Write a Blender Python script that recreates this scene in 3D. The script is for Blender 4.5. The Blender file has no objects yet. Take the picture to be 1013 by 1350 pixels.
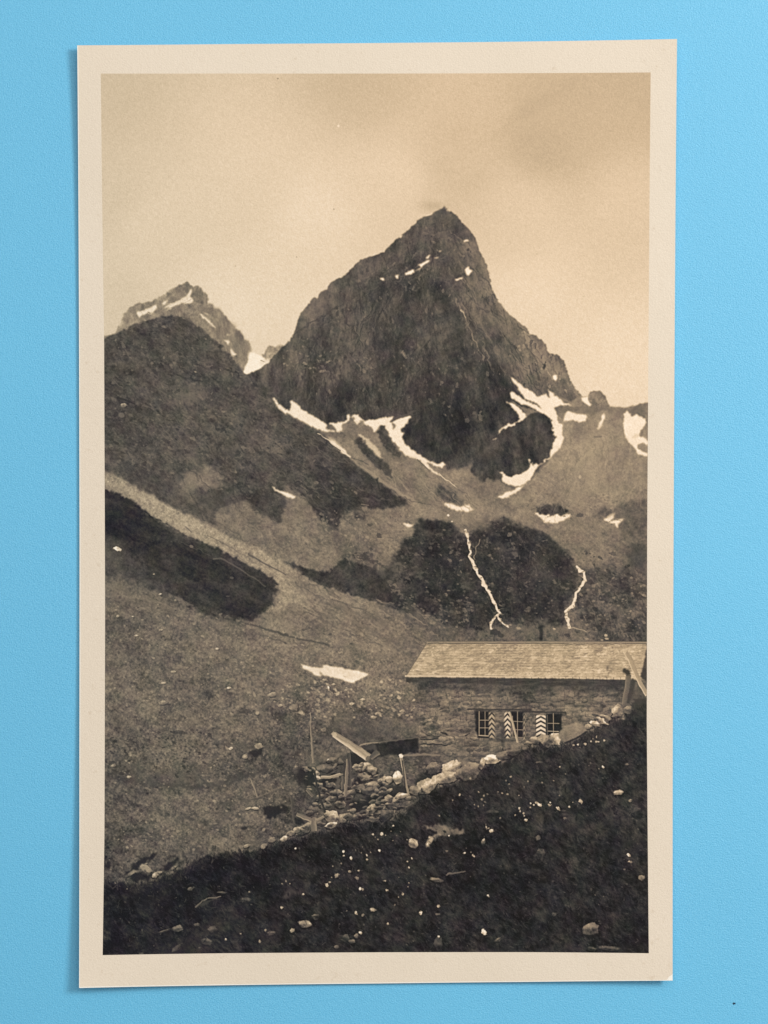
# An old sepia postcard of a mountain hut lying on a sheet of blue paper.
# Everything is built here: the card and the sheet as meshes, the printed picture painted from outlines and noise.
import bpy, math, random
import numpy as np
from mathutils import Vector
from mathutils.geometry import delaunay_2d_cdt
# ---------------------------------------------------------------- the printed picture, painted from noise and outlines
X0, Y0, X1, Y1, S = 124.0, 86.0, 868.0, 1270.0, 1.5      # the painted area, in tenths of a millimetre-like print units
W, H = int((X1 - X0) * S), int((Y1 - Y0) * S)
yy, xx = np.mgrid[0:H, 0:W].astype(np.float32)
PX = xx / S + X0
PY = yy / S + Y0
rng = np.random.default_rng(7)
R = {'A': (130, 340, 250), 'B': (370, 250, 250), 'C': (540, 250, 250), 'D': (620, 430, 250), 'E': (370, 460, 250),
     'F': (130, 560, 250), 'G': (370, 640, 250), 'H': (610, 640, 250), 'I': (130, 780, 250), 'J': (370, 860, 200),
     'K': (530, 820, 170), 'L': (690, 820, 170), 'N': (370, 950, 200), 'M': (560, 960, 300), 'O': (130, 1000, 270),
     'P': (370, 1030, 250), 'Q': (820, 500, 120)}


def Z(r, *pts):
    x, y, s = R[r]
    k = s / 1013.0
    return [(x + a * k, y + b * k) for a, b in pts]


def vnoise(u, v, seed):
    g = np.random.default_rng(seed).random((256, 256), dtype=np.float32)
    iu = np.floor(u).astype(np.int32); iv = np.floor(v).astype(np.int32)
    fu = u - iu; fv = v - iv
    fu = fu * fu * (3 - 2 * fu); fv = fv * fv * (3 - 2 * fv)
    a = iu & 255; b = iv & 255; a1 = (iu + 1) & 255; b1 = (iv + 1) & 255
    return (g[b, a] * (1 - fu) + g[b, a1] * fu) * (1 - fv) + (g[b1, a] * (1 - fu) + g[b1, a1] * fu) * fv


def fbm(size, octv=4, seed=0, stretch=1.0, ang=0.0, gain=0.55, u=None, v=None, ridged=False):
    """noise of mean 0 and about unit spread; size in print units; ang = direction (deg) of the long axis"""
    if u is None: u, v = PX, PY
    c, s = math.cos(math.radians(ang)), math.sin(math.radians(ang))
    a = (u * c + v * s) / (size * stretch) + 37.3
    b = (-u * s + v * c) / size + 91.7
    out = 0; amp = 1.0; tot = 0
    for o in range(octv):
        n = vnoise(a, b, seed * 31 + o) - 0.5
        if ridged: n = 0.25 - np.abs(n)
        out = out + n * amp; tot += amp * amp
        amp *= gain; a = a * 2.03 + 5.1; b = b * 2.03 + 9.7
    if ridged: out = out - out.mean()
    return (out / math.sqrt(tot) / (0.22 if not ridged else 0.13)).astype(np.float32)


def blur(a, r):
    r = r * S
    if r < 0.4: return a
    n = max(1, int(round(r * 0.9)))
    for ax in (0, 1):
        for _ in range(2):
            p = np.pad(a, [(n + 1, n) if i == ax else (0, 0) for i in (0, 1)], mode='edge')
            c = np.cumsum(p, axis=ax, dtype=np.float64)
            k = 2 * n + 1
            a = ((c[k:] - c[:-k]) / k if ax == 0 else (c[:, k:] - c[:, :-k]) / k).astype(np.float32)
    return a


def pmask(pts):
    m = np.zeros((H, W), np.float32)
    P = np.array(pts, dtype=np.float64)
    P = (P - (X0, Y0)) * S
    for sub in (-.25, .25):
        y0 = max(0, int(P[:, 1].min()) - 1); y1 = min(H - 1, int(P[:, 1].max()) + 1)
        Q = np.roll(P, -1, axis=0)
        for y in range(y0, y1 + 1):
            yc = y + sub
            hit = (P[:, 1] <= yc) != (Q[:, 1] <= yc)
            if not hit.any(): continue
            a, b = P[hit], Q[hit]
            xs = np.sort(a[:, 0] + (yc - a[:, 1]) / (b[:, 1] - a[:, 1]) * (b[:, 0] - a[:, 0]))
            for i in range(0, len(xs) - 1, 2):
                l, r = max(0, int(math.ceil(xs[i]))), min(W, int(math.ceil(xs[i + 1])))
                if r > l: m[y, l:r] += 0.5
    return m


N_W1, N_W2 = fbm(9, 4, 1, gain=.62), fbm(9, 4, 2, gain=.62)
N_w1, N_w2 = fbm(4, 3, 3, gain=.65), fbm(4, 3, 4, gain=.65)


J_1, J_2 = fbm(5.5, 1, 5), fbm(5.5, 1, 6)


def warp(m, amt, small=True):
    a, b = (N_w1, N_w2) if small else (N_W1, N_W2)
    iy = np.clip(yy + a * amt * S, 0, H - 1).astype(np.int32)
    ix = np.clip(xx + b * amt * S, 0, W - 1).astype(np.int32)
    return m[iy, ix]


def region(pts, rough=1.0, soft=0.6, small=True):
    m = pmask(pts)
    if rough: m = warp(m, rough, small)
    return blur(m, soft)


def ragged(pts, reach=4.0, rough=1.0, crisp=2.2, seed=1):
    """an outline whose border breaks up into tufts and tongues"""
    m = blur(warp(pmask(pts), rough), reach)
    n = fbm(3.2, 4, 300 + seed, gain=.8, stretch=1.6, ang=30) * .17 + fbm(12, 3, 330 + seed, stretch=1.8, ang=30) * .13
    return blur(np.clip((m - .5 + n * np.clip(4 * m * (1 - m), 0, 1)) * crisp + .5, 0, 1), .5)


V = np.zeros((H, W), np.float32)


def put(m, tone, alpha=1.0):
    global V
    V = V + (tone - V) * m * alpha


def field(anchors, power=3.0):
    """smooth tone field through (x, y, value) anchors"""
    g = 8
    cx, cy = PX[::g, ::g], PY[::g, ::g]
    n = 0; d = 0
    for x, y, v in anchors:
        w = 1.0 / (((cx - x) ** 2 + (cy - y) ** 2) ** (power / 2) + 400.0)
        n = n + w * v; d = d + w
    f = n / d
    ix = np.clip(xx / g, 0, f.shape[1] - 1.001); iy = np.clip(yy / g, 0, f.shape[0] - 1.001)
    x0 = ix.astype(np.int32); y0 = iy.astype(np.int32); fx = ix - x0; fy = iy - y0
    f = (f[y0, x0] * (1 - fx) + f[y0, x0 + 1] * fx) * (1 - fy) + (f[y0 + 1, x0] * (1 - fx) + f[y0 + 1, x0 + 1] * fx) * fy
    return blur(f.astype(np.float32), 6)


def window(pts, pad):
    P = np.array(pts)
    a = max(0, int((P[:, 0].min() - pad - X0) * S)); b = min(W, int((P[:, 0].max() + pad - X0) * S) + 1)
    c = max(0, int((P[:, 1].min() - pad - Y0) * S)); d = min(H, int((P[:, 1].max() + pad - Y0) * S) + 1)
    return slice(c, max(c, d)), slice(a, max(a, b))


def stroke(pts, w0, tone, w1=None, alpha=1.0, soft=0.7, jag=0.0, side=0.0, flat=False):
    """a line of width w0 -> w1; side > 0 shades one flank"""
    if w1 is None: w1 = w0
    sl = window(pts, max(w0, w1) + 4)
    x, y = PX[sl], PY[sl]
    if x.size == 0: return
    if jag:
        x = x + (.8 * J_1[sl] + .2 * N_w1[sl]) * jag; y = y + (.8 * J_2[sl] + .2 * N_w2[sl]) * jag
    best = np.full(x.shape, 1e9, np.float32); wid = np.zeros_like(best); sd = np.zeros_like(best)
    L = [0.0]
    for i in range(len(pts) - 1): L.append(L[-1] + math.dist(pts[i], pts[i + 1]))
    for i in range(len(pts) - 1):
        (ax, ay), (bx, by) = pts[i], pts[i + 1]
        dx, dy = bx - ax, by - ay; l2 = dx * dx + dy * dy + 1e-9
        u = ((x - ax) * dx + (y - ay) * dy) / l2; t = np.clip(u, 0, 1)
        d = np.hypot(x - ax - t * dx, y - ay - t * dy)
        if flat and ((i == 0) or (i == len(pts) - 2)):
            over = np.maximum(-u if i == 0 else -9, u - 1 if i == len(pts) - 2 else -9) * math.sqrt(l2)
            d = np.where(over > 0, d + over * 12, d)
        c = ((x - ax) * dy - (y - ay) * dx) / math.sqrt(l2)
        f = (L[i] + t * (L[i + 1] - L[i])) / max(L[-1], 1e-6)
        k = d < best
        best = np.where(k, d, best); wid = np.where(k, w0 + (w1 - w0) * f, wid); sd = np.where(k, c, sd)
    m = np.clip((wid / 2 - best) / soft + 0.5, 0, 1) * alpha
    t = tone * (1 + side * np.clip(sd / (wid / 2 + .3), -1, 1)) if side else tone
    V[sl] = V[sl] + (t - V[sl]) * m


def blob(x, y, rx, ry, tone, ang=0.0, alpha=1.0, soft=0.9, shade=0.0, rough=0.18, lx=-.35, ly=-.9, facets=False):
    sl = window([(x, y)], max(rx, ry) * 1.5 + 2)
    u, v = PX[sl] - x, PY[sl] - y
    if u.size == 0: return
    c, s = math.cos(math.radians(ang)), math.sin(math.radians(ang))
    a = (u * c + v * s) / rx; b = (-u * s + v * c) / ry
    if facets:
        q = np.random.default_rng(int(x * 7919 + y * 104729) & 0xffffff)
        th = (np.arange(7) + q.uniform(-.35, .35, 7)) * (2 * math.pi / 7) + q.uniform(0, 6); hh = q.uniform(.78, 1.05, 7)
        d = np.max(np.stack([(a * math.cos(t_) + b * math.sin(t_)) / h_ for t_, h_ in zip(th, hh)]), axis=0)
        d = d + N_w1[sl] * .05
        e1, e2 = q.normal(0, .25), q.uniform(-.25, .2)
        lit = np.clip((e2 + e1 * a - b) * 4, -1, 1)
        m = np.clip((1 - d) * min(rx, ry) / soft + 0.5, 0, 1) * alpha
        t = tone * (1 + shade * lit + .09 * N_w2[sl] + .07 * N_W1[sl])
        V[sl] = V[sl] + (t - V[sl]) * m
        return
    d = np.sqrt(a * a + b * b) + N_w1[sl] * rough * min(1, 2.2 / max(min(rx, ry), .5)) + N_W1[sl] * rough * .5
    m = np.clip((1 - d) * min(rx, ry) / soft + 0.5, 0, 1) * alpha
    t = tone
    if shade: t = tone * (1 + shade * np.clip((u / rx * lx + v / ry * ly), -1, 1) + .10 * N_w2[sl])
    V[sl] = V[sl] + (t - V[sl]) * m


# ---- shared textures
T_fine = fbm(2.6, 2, 11, gain=.7)
T_med = fbm(7, 4, 12, gain=.7)
T_big = fbm(34, 4, 13)
T_rock = fbm(11, 5, 14, stretch=2.6, ang=82, gain=.68)
T_rockR = fbm(12, 5, 15, stretch=3.0, ang=62, gain=.66)
T_ridge = fbm(16, 5, 16, stretch=1.8, ang=75, gain=.68, ridged=True)
T_hill = fbm(10, 5, 17, stretch=1.5, ang=35, gain=.68)
T_slope = fbm(8, 5, 18, stretch=4.5, ang=27, gain=.66)
T_scree = np.clip(fbm(2.6, 2, 19, gain=.8), -1.2, 3) + .45 * fbm(8, 3, 20)
T_grass = fbm(3.2, 3, 21, stretch=3.2, ang=62, gain=.75)
T_cloud = fbm(150, 4, 22, stretch=1.6, ang=150, gain=.5)

# ================================================================ outlines (zoom-window coordinates -> print units)
SKYLINE_LEFT = [(120, 446)] + Z('A', (55, 410), (80, 402), (95, 378), (110, 350), (122, 318), (130, 293), (145, 285), (165, 262), (205, 235), (232, 236), (255, 230),
    (285, 226), (300, 213), (330, 203), (350, 193), (372, 172), (400, 155), (430, 142), (450, 137), (465, 125), (482, 138), (497, 150), (530, 149), (548, 158),
    (560, 175), (578, 192), (582, 210), (578, 240), (600, 240), (612, 252), (614, 268), (640, 272), (658, 288), (680, 312), (695, 328), (708, 352), (735, 375),
    (755, 390), (768, 408), (776, 428), (800, 440), (812, 470), (816, 490), (797, 505), (792, 530), (798, 552), (776, 575), (770, 600))
NEAR_HILL_TOP = [(120, 447)] + Z('A', (30, 430), (55, 411), (80, 403), (140, 376), (200, 347), (270, 325), (320, 310), (380, 303), (440, 310), (500, 340), (560, 385),
    (610, 430), (660, 475), (710, 525), (745, 575), (770, 612), (800, 622))
PEAK_LINE = Z('A', (770, 614), (800, 616), (850, 592), (905, 552), (925, 520), (940, 505), (970, 480), (1000, 447)) + Z('B', (20, 830), (60, 780), (72, 745), (80, 725), (90, 690),
    (100, 660), (125, 630), (150, 605), (163, 580), (175, 570), (193, 582), (200, 555), (212, 540), (245, 525), (250, 505), (265, 488), (300, 468), (318, 463),
    (350, 440), (400, 390), (450, 355), (480, 350), (500, 340), (550, 325), (575, 298), (600, 275), (640, 240), (700, 190), (722, 165), (740, 150), (780, 130), (820, 112),
    (850, 98), (872, 93), (885, 112), (910, 113), (930, 125), (945, 140), (962, 168), (985, 184)) + Z('C', (318, 205), (350, 250), (362, 290), (378, 330), (400, 360), (412, 395),
    (424, 435), (434, 480), (440, 515), (452, 550), (475, 590), (500, 620), (530, 658), (560, 682), (600, 715), (625, 735), (640, 762), (672, 775), (705, 795),
    (728, 825), (738, 855), (752, 872), (785, 868), (805, 888), (828, 918), (842, 955)) + Z('D', (505, 205), (520, 240), (535, 285), (560, 325), (575, 345), (592, 362))
KNOB_LINE = Z('D', (592, 362), (600, 380), (630, 368), (640, 352), (662, 344), (685, 343), (705, 352), (720, 378), (736, 405), (740, 428), (775, 432), (800, 430), (835, 435), (860, 425), (885, 420), (912, 410), (1010, 409))
# ================================================================ sky
sky = field([(150, 120, 186), (480, 110, 176), (840, 110, 172), (710, 185, 171), (610, 150, 184), (200, 300, 199), (330, 250, 199), (380, 390, 205), (290, 400, 208), (420, 300, 206),
             (520, 240, 200), (700, 400, 205), (820, 470, 206), (690, 270, 196), (830, 280, 194), (600, 215, 185), (150, 420, 196), (145, 250, 190), (740, 130, 172)])
V = sky - 2 + 1.6 * T_cloud + 1.0 * T_fine
# faint streaks of cloud high on the right
V = V - 3 * np.clip(fbm(26, 3, 25, stretch=3.5, ang=-28), 0, 2) * np.exp(-((PX - 690) / 130) ** 2 - ((PY - 175) / 70) ** 2)
mist = np.exp(-((PX - 571) / 17) ** 2 - ((PY - 271) / 8) ** 2)

# ================================================================ far snowy peak on the left
far = region(SKYLINE_LEFT + [(322, 520), (120, 520)], .55, .5)
put(far, 126 + 13 * T_rock * .6 + 9 * T_med)
ridge_dark = region(Z('A', (430, 140), (465, 128), (500, 150), (545, 160), (582, 205), (575, 240), (510, 235), (500, 200), (490, 160), (440, 190), (380, 215), (350, 200), (400, 158)), 1.2, .8)
put(ridge_dark, 112 + 10 * T_med, .8)
put(region(Z('A', (600, 245), (700, 340), (815, 470), (800, 590), (740, 560), (660, 440), (600, 350)), 2, 2), 113 + 14 * T_rock, .7)
SNOW = 222.0
FAR_SNOW = [Z('A', (200, 285), (225, 278), (262, 265), (300, 245), (312, 240), (305, 268), (280, 292), (265, 286), (240, 295), (215, 315), (203, 305)),
          Z('A', (340, 262), (372, 245), (400, 232), (440, 212), (470, 195), (490, 165), (497, 170), (486, 202), (506, 224), (484, 240), (440, 238), (408, 250), (375, 272), (350, 283), (375, 258)),
          Z('A', (332, 240), (365, 222), (372, 228), (345, 246)),
          Z('A', (535, 295), (548, 296), (570, 318), (600, 345), (626, 370), (606, 362), (580, 340), (552, 318)),
          Z('A', (660, 435), (692, 436), (697, 446), (688, 462), (676, 448)), Z('A', (698, 478), (712, 495), (737, 512), (712, 524), (704, 508)),
          Z('A', (680, 402), (704, 404), (700, 411)), Z('A', (555, 285), (578, 290), (574, 298))]
for q in FAR_SNOW:
    put(region(q, .5, .55), SNOW - 8 + 5 * T_fine, .96)
for q in [Z('A', (225, 295), (300, 262)), Z('A', (368, 268), (490, 222)), Z('A', (262, 292), (280, 296)), Z('A', (250, 328), (262, 328))]:
    stroke(q, .8, 140 if q[0][1] < 409 else 220, .5, .6, jag=.5)
# snow saddle and the little crags beyond it
put(region(Z('A', (768, 604), (780, 578), (797, 553), (796, 530), (808, 500), (830, 500), (862, 520), (900, 540), (915, 530), (905, 552), (850, 592), (800, 612), (772, 618)), .5, .5), 228, .98)
put(region(Z('A', (868, 515), (890, 500), (905, 468), (925, 465), (945, 470), (965, 458), (985, 462), (985, 480), (940, 512), (905, 548), (880, 550), (885, 530)), .8, .6), 140 + 14 * T_med)
put(region(Z('A', (862, 545), (880, 535), (912, 530), (908, 548), (880, 570), (860, 572)), .8, .5), 215, .9)
stroke(Z('A', (866, 545), (884, 552)), 1.4, 150, 1, .8)

# ================================================================ the great peak
peak_poly = PEAK_LINE + Z('D', (640, 425), (600, 470), (640, 700)) + [(700, 700), (560, 690), (340, 600), (322, 500)]
V_behind = V.copy()
peak = region(peak_poly, .55, .5)
pk = field([(590, 290, 80), (540, 330, 80), (460, 380, 84), (400, 410, 112), (420, 420, 86), (370, 470, 84), (480, 440, 76), (560, 400, 79), (600, 380, 80), (640, 400, 88), (630, 330, 92), (690, 440, 97),
            (650, 440, 80), (735, 490, 106), (700, 490, 88), (760, 515, 106), (580, 480, 73), (500, 500, 74), (420, 500, 74), (600, 560, 62), (640, 560, 66), (540, 560, 66), (450, 540, 70), (680, 560, 62), (390, 490, 88), (660, 600, 60)])
T_crag = fbm(5, 4, 28, stretch=2.2, ang=80, gain=.75)
fall = np.clip((PX - 590 + (PY - 300) * .12) / 60, -1, 1) * .5 + .5           # the fall line leans left of the summit, right of it
big_l = fbm(24, 5, 29, stretch=3.2, ang=101, gain=.6, ridged=True); big_r = fbm(24, 5, 30, stretch=3.2, ang=64, gain=.6, ridged=True)
ledge = fbm(14, 4, 34, stretch=4, ang=-24, gain=.65, ridged=True)
tex = 3.2 * T_rock + 1.5 * T_med + 2.0 * T_ridge + 3.6 * T_crag + 2.4 * T_fine + 8.0 * (big_l * (1 - fall) + big_r * fall) + 3.0 * ledge
put(peak, np.clip(pk - 4 + tex, 42, 160))
# paler west shoulder behind the front buttress
put(region(Z('B', (0, 850), (60, 780), (80, 725), (100, 660), (175, 570), (215, 540), (262, 490), (320, 465), (360, 440), (350, 490), (300, 560), (330, 600), (230, 660), (170, 700), (110, 740), (40, 800)), 1.4, 1.5),
    100 + 8 * T_rock + 6 * T_med, .55)
stroke(Z('B', (300, 625), (240, 660), (180, 700), (110, 740), (60, 785)), 3, 66, 1.5, .6, 1.5, jag=1)
def face(q, d, soft=4.0, rough=2.5):
    global V
    V = V + region(q, rough, soft) * peak * d * 1.45
face(Z('C', (205, 470), (250, 590), (330, 740), (400, 900), (560, 1000), (840, 1000), (740, 860), (620, 740), (450, 550), (430, 470), (340, 480), (260, 470)), 10, 4)
face(Z('C', (290, 260), (350, 260), (430, 470), (440, 560), (380, 540), (330, 420)), 12, 3)
face(Z('C', (600, 740), (740, 860), (860, 1013), (780, 1013), (640, 880)), 12, 3)
face(Z('B', (410, 505), (560, 480), (690, 470), (870, 455), (960, 520), (900, 600), (760, 560), (560, 600), (430, 640)), -7, 3)
face(Z('B', (650, 210), (860, 110), (930, 150), (860, 320), (700, 400), (560, 440), (600, 330)), 5, 5)
face(Z('B', (320, 620), (420, 700), (520, 720), (530, 1000), (300, 1000), (280, 780)), 6, 4)
face(Z('B', (530, 700), (660, 640), (650, 1000), (540, 1010)), -6, 3); face(Z('B', (660, 800), (780, 700), (850, 860), (800, 1010), (665, 1010)), 5, 3)
face(Z('D', (100, 180), (220, 260), (280, 330), (210, 350), (190, 470), (100, 560), (0, 560), (0, 300)), -9, 4)
face(Z('E', (640, 330), (760, 150), (900, 120), (1013, 250), (1013, 560), (800, 560), (660, 440)), -7, 5)
# ribs and gullies of the face
for q, w, t, a in [(Z('B', (330, 640), (350, 700), (400, 760), (440, 830), (500, 830)), 4, 60, .55), (Z('B', (510, 720), (525, 850), (520, 1000)), 5, 60, .6), (Z('B', (655, 820), (660, 900), (650, 1000)), 5, 56, .65),
                   (Z('B', (760, 470), (780, 520), (770, 600), (800, 740)), 4, 62, .5), (Z('B', (690, 560), (740, 520), (800, 480), (870, 470)), 3, 66, .45), (Z('B', (410, 500), (480, 520), (560, 500), (620, 480)), 4, 68, .4),
                   (Z('B', (560, 640), (600, 720), (590, 800), (620, 880)), 4, 64, .5), (Z('B', (870, 340), (900, 420), (960, 470)), 4, 66, .45), (Z('C', (110, 640), (100, 760), (130, 860)), 5, 62, .5),
                   (Z('C', (210, 570), (245, 680), (300, 800), (380, 920), (470, 1000)), 5, 66, .4), (Z('C', (420, 860), (470, 960), (520, 1010)), 7, 64, .5), (Z('C', (260, 400), (240, 480), (180, 560)), 5, 66, .4),
                   (Z('C', (370, 640), (460, 650), (520, 700)), 4, 68, .5), (Z('D', (60, 200), (140, 270), (200, 380), (180, 480)), 9, 58, .5), (Z('E', (640, 30), (660, 140), (655, 260)), 5, 54, .6), (Z('E', (520, 20), (535, 120), (520, 230)), 4, 58, .5),
                   (Z('E', (860, 220), (830, 330), (850, 430), (820, 530)), 6, 52, .55), (Z('E', (250, 100), (330, 200), (400, 290)), 4, 60, .4)]:
    stroke(q, w, t, w * .5, a, 2.5, jag=2.0)
for q, w, t, a in [(Z('B', (395, 735), (415, 775), (450, 835)), 1.6, 120, .5), (Z('B', (640, 500), (720, 545), (740, 520)), 2, 96, .5), (Z('B', (640, 470), (610, 500)), 1.6, 98, .6), (Z('B', (830, 470), (880, 480), (930, 560)), 2, 96, .45),
                   (Z('B', (950, 600), (985, 690)), 1.6, 130, .6), (Z('B', (650, 865), (657, 885)), 2.6, 150, .7), (Z('B', (800, 780), (760, 820), (770, 880)), 2.5, 96, .5), (Z('B', (480, 830), (500, 870)), 2, 98, .5),
                   (Z('C', (245, 575), (262, 625)), 1.6, 130, .75), (Z('C', (278, 645), (297, 682)), 2.2, 168, .85), (Z('C', (300, 690), (335, 770)), 1.8, 112, .7), (Z('C', (335, 770), (365, 830), (400, 905)), 2.4, 128, .75),
                   (Z('C', (400, 905), (380, 870)), 3.5, 112, .5), (Z('C', (210, 560), (215, 590)), 1.3, 130, .6), (Z('C', (300, 280), (345, 350)), 6, 118, .55), (Z('C', (345, 440), (390, 540), (440, 600)), 6, 104, .5),
                   (Z('C', (450, 560), (520, 660), (610, 740)), 6, 122, .5), (Z('C', (610, 780), (640, 800), (690, 850)), 7, 138, .6), (Z('C', (600, 760), (640, 770)), 3, 165, .6), (Z('C', (690, 900), (720, 940), (760, 960)), 4, 122, .5),
                   (Z('C', (590, 830), (580, 835)), 2, 150, .6), (Z('D', (365, 290), (370, 320)), 2, 140, .7), (Z('D', (420, 240), (440, 280)), 2, 160, .6), (Z('D', (505, 335), (520, 360)), 2, 160, .6), (Z('D', (560, 360), (585, 375)), 2, 145, .6)]:
    stroke(q, w, t, w * .6, a, 1.3, jag=1.2)
rb = np.random.default_rng(5)
def peck(poly, n, r0, r1, lo, hi, a0=.35, a1=.8, seed=0, ang=80, el=1.6, shade=0.0):
    """small lit or dark rocks scattered over an outline"""
    r = np.random.default_rng(seed); P = np.array(poly)
    m = pmask(poly); k = 0; tries = 0
    while k < n and tries < n * 20:
        tries += 1
        x, y = r.uniform(P[:, 0].min(), P[:, 0].max()), r.uniform(P[:, 1].min(), P[:, 1].max())
        i, j = int((y - Y0) * S), int((x - X0) * S)
        if not (0 <= i < H and 0 <= j < W) or m[i, j] < .5: continue
        k += 1
        s = r0 * (r1 / r0) ** (r.random() ** 2.2)
        blob(x, y, s * r.uniform(1, el), s * r.uniform(.7, 1), r.uniform(lo, hi), ang + r.normal(0, 25), r.uniform(a0, a1), .9, shade, .35)
PEAK_IN = Z('B', (60, 850), (320, 520), (560, 350), (860, 130)) + Z('C', (330, 280), (430, 520), (640, 780), (830, 980)) + [(690, 520), (640, 560), (560, 540), (480, 535), (380, 510)]
peck(PEAK_IN, 420, .7, 2.2, 96, 132, .2, .6, 31, 85, 2.2)
peck(PEAK_IN, 420, .8, 2.8, 46, 62, .25, .6, 32, 85, 2.6)
peck(Z('B', (0, 860), (120, 830), (260, 900), (280, 960), (150, 1000), (0, 960)), 40, .9, 2.4, 112, 150, .35, .8, 33, 20)
peck(Z('B', (370, 870), (500, 900), (520, 990), (420, 960)), 40, .8, 2.4, 98, 128, .3, .7, 34, 40)
peck(Z('D', (280, 60), (420, 120), (520, 240), (590, 370), (420, 320), (330, 230), (250, 120)), 110, .8, 2.4, 112, 155, .3, .75, 35, 70)
rgl = np.random.default_rng(76)
def runnels(poly, n, ang, spread, l0, l1, tones, a0, a1, w=2.4):
    P = np.array(poly); m = pmask(poly); k = 0; t_ = 0
    while k < n and t_ < n * 30:
        t_ += 1
        x, y = rgl.uniform(P[:, 0].min(), P[:, 0].max()), rgl.uniform(P[:, 1].min(), P[:, 1].max())
        if m[min(max(int((y - Y0) * S), 0), H - 1), min(max(int((x - X0) * S), 0), W - 1)] < .5: continue
        k += 1
        q = [(x, y)]; a = math.radians(rgl.normal(ang, spread)); l = rgl.uniform(l0, l1)
        for _ in range(3):
            a += rgl.normal(0, .16); q.append((q[-1][0] + l / 3 * math.cos(a), q[-1][1] + l / 3 * math.sin(a)))
        stroke(q, rgl.uniform(.4, 1) * w, rgl.choice(tones), .5, rgl.uniform(a0, a1), 1.4, jag=1.2)
runnels(Z('B', (60, 850), (320, 560), (560, 380), (820, 160), (860, 500), (800, 1000), (100, 1000)), 170, 98, 14, 8, 46, [46, 50, 54, 58, 98], .25, .6, 2.0)
runnels(Z('C', (200, 150), (330, 280), (430, 520), (640, 780), (830, 980), (480, 1000), (260, 600)), 120, 64, 12, 8, 46, [52, 56, 60, 116, 122], .2, .55, 2.0)
runnels(Z('E', (0, 100), (1013, 100), (1013, 560), (760, 560), (640, 330), (300, 370), (100, 280)), 120, 88, 14, 8, 40, [40, 44, 48, 84], .25, .6, 2.0)
runnels(Z('B', (100, 800), (420, 480), (860, 200), (900, 420), (500, 560)), 60, -28, 10, 8, 30, [56, 60, 102], .2, .5, 1.6)
# sunlit specks of snow on the peak
PEAK_SNOW = [Z('B', (525, 468), (548, 464), (555, 480), (540, 479), (530, 472)), Z('B', (612, 455), (630, 451), (624, 474), (616, 468)), Z('B', (663, 440), (690, 430), (710, 420), (714, 434), (690, 450), (668, 452)),
          Z('B', (716, 430), (735, 418), (746, 410), (740, 402), (728, 400), (760, 384), (792, 369), (796, 377), (765, 400), (735, 424)), Z('B', (775, 360), (795, 344), (800, 347), (785, 366)),
          Z('B', (840, 322), (858, 319), (850, 328)), Z('B', (818, 358), (842, 354), (838, 361), (820, 363)), Z('C', (293, 425), (305, 408), (318, 404), (316, 422), (334, 428), (328, 438), (312, 455), (302, 448)),
          Z('C', (284, 268), (310, 261), (314, 269), (290, 276)), Z('C', (238, 478), (262, 466), (286, 462), (280, 472), (250, 482)), Z('C', (80, 130), (105, 118), (132, 114), (120, 126), (88, 135)),
          Z('B', (632, 250), (640, 238), (652, 240), (644, 250), (636, 256)), Z('B', (478, 348), (500, 332), (520, 336), (498, 346)), Z('B', (535, 326), (556, 318), (554, 328)),
          Z('C', (765, 990), (790, 985), (782, 1012), (770, 1012)), Z('D', (440, 270), (468, 268), (456, 290))]
for q in PEAK_SNOW:
    put(region(q, .3, .35), 228, 1.0)
blob(*Z('C', (172, 134))[0], 1.0, 1.6, 215)
V = V * peak + V_behind * (1 - peak)          # nothing of the rock strays into the sky
# cloud dragging along the west ridge and caught on the summit
for q, w, a in ((Z('B', (860, 70), (800, 95), (745, 130)), 13, .55), (Z('B', (735, 140), (690, 180), (640, 228)), 9, .45), (Z('B', (625, 240), (560, 310)), 6, .4), (Z('B', (540, 322), (470, 342)), 6, .4)):
    stroke([(x - 2, y - 3) for x, y in q], w, 196, w, a, 8)

put(np.clip(mist * (1.1 + .2 * T_big), 0, 1), 166, .8)
put(region(Z('C', (130, 118), (190, 92), (208, 114), (260, 150), (220, 160), (150, 150)), 1, 1), 84 + 5 * T_med, .9)

# ================================================================ rocky knob and scree shoulder on the right
put(region(KNOB_LINE + [(870, 720), (700, 720), (735, 540)], .6, .5), field([(780, 525, 112), (770, 560, 128), (800, 560, 131), (840, 540, 112), (760, 600, 138), (700, 650, 126), (800, 640, 128), (740, 640, 132), (850, 640, 118), (840, 680, 108), (720, 680, 120)])
    + 3.6 * T_fine + 4 * T_med + 4 * fbm(14, 4, 41, stretch=5, ang=100))
put(region(Z('D', (592, 362), (600, 380), (630, 370), (628, 388), (650, 412), (640, 426), (612, 408), (592, 392)), .4, .5), 224)
put(region(Z('D', (628, 392), (632, 368), (660, 344), (690, 344), (720, 380), (736, 410), (735, 426), (680, 424), (648, 412)), .7, .6), 116 + 12 * T_med)
put(region(Z('D', (640, 425), (735, 428), (830, 436), (860, 425), (943, 412), (943, 470), (910, 470), (870, 480), (850, 462), (820, 458), (780, 462), (730, 440), (680, 450), (640, 440)), 1, 1.5), 110 + 6 * T_med, .75)
put(region(Z('D', (445, 432), (480, 420), (545, 428), (640, 430), (690, 445), (640, 470), (600, 455), (540, 448), (500, 465), (490, 500), (470, 480)), .8, 1), 106 + 6 * T_med, .85)
put(region(Z('D', (420, 335), (470, 372), (520, 395), (600, 420), (640, 428), (560, 424), (500, 400)), .6, .8), 128 + 5 * T_med, .8)
stroke(Z('D', (665, 590), (700, 588)), 3, 96, 2, .8)
blob(*Z('D', (585, 805))[0], 1.6, 2.2, 196, alpha=.8)
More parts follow.
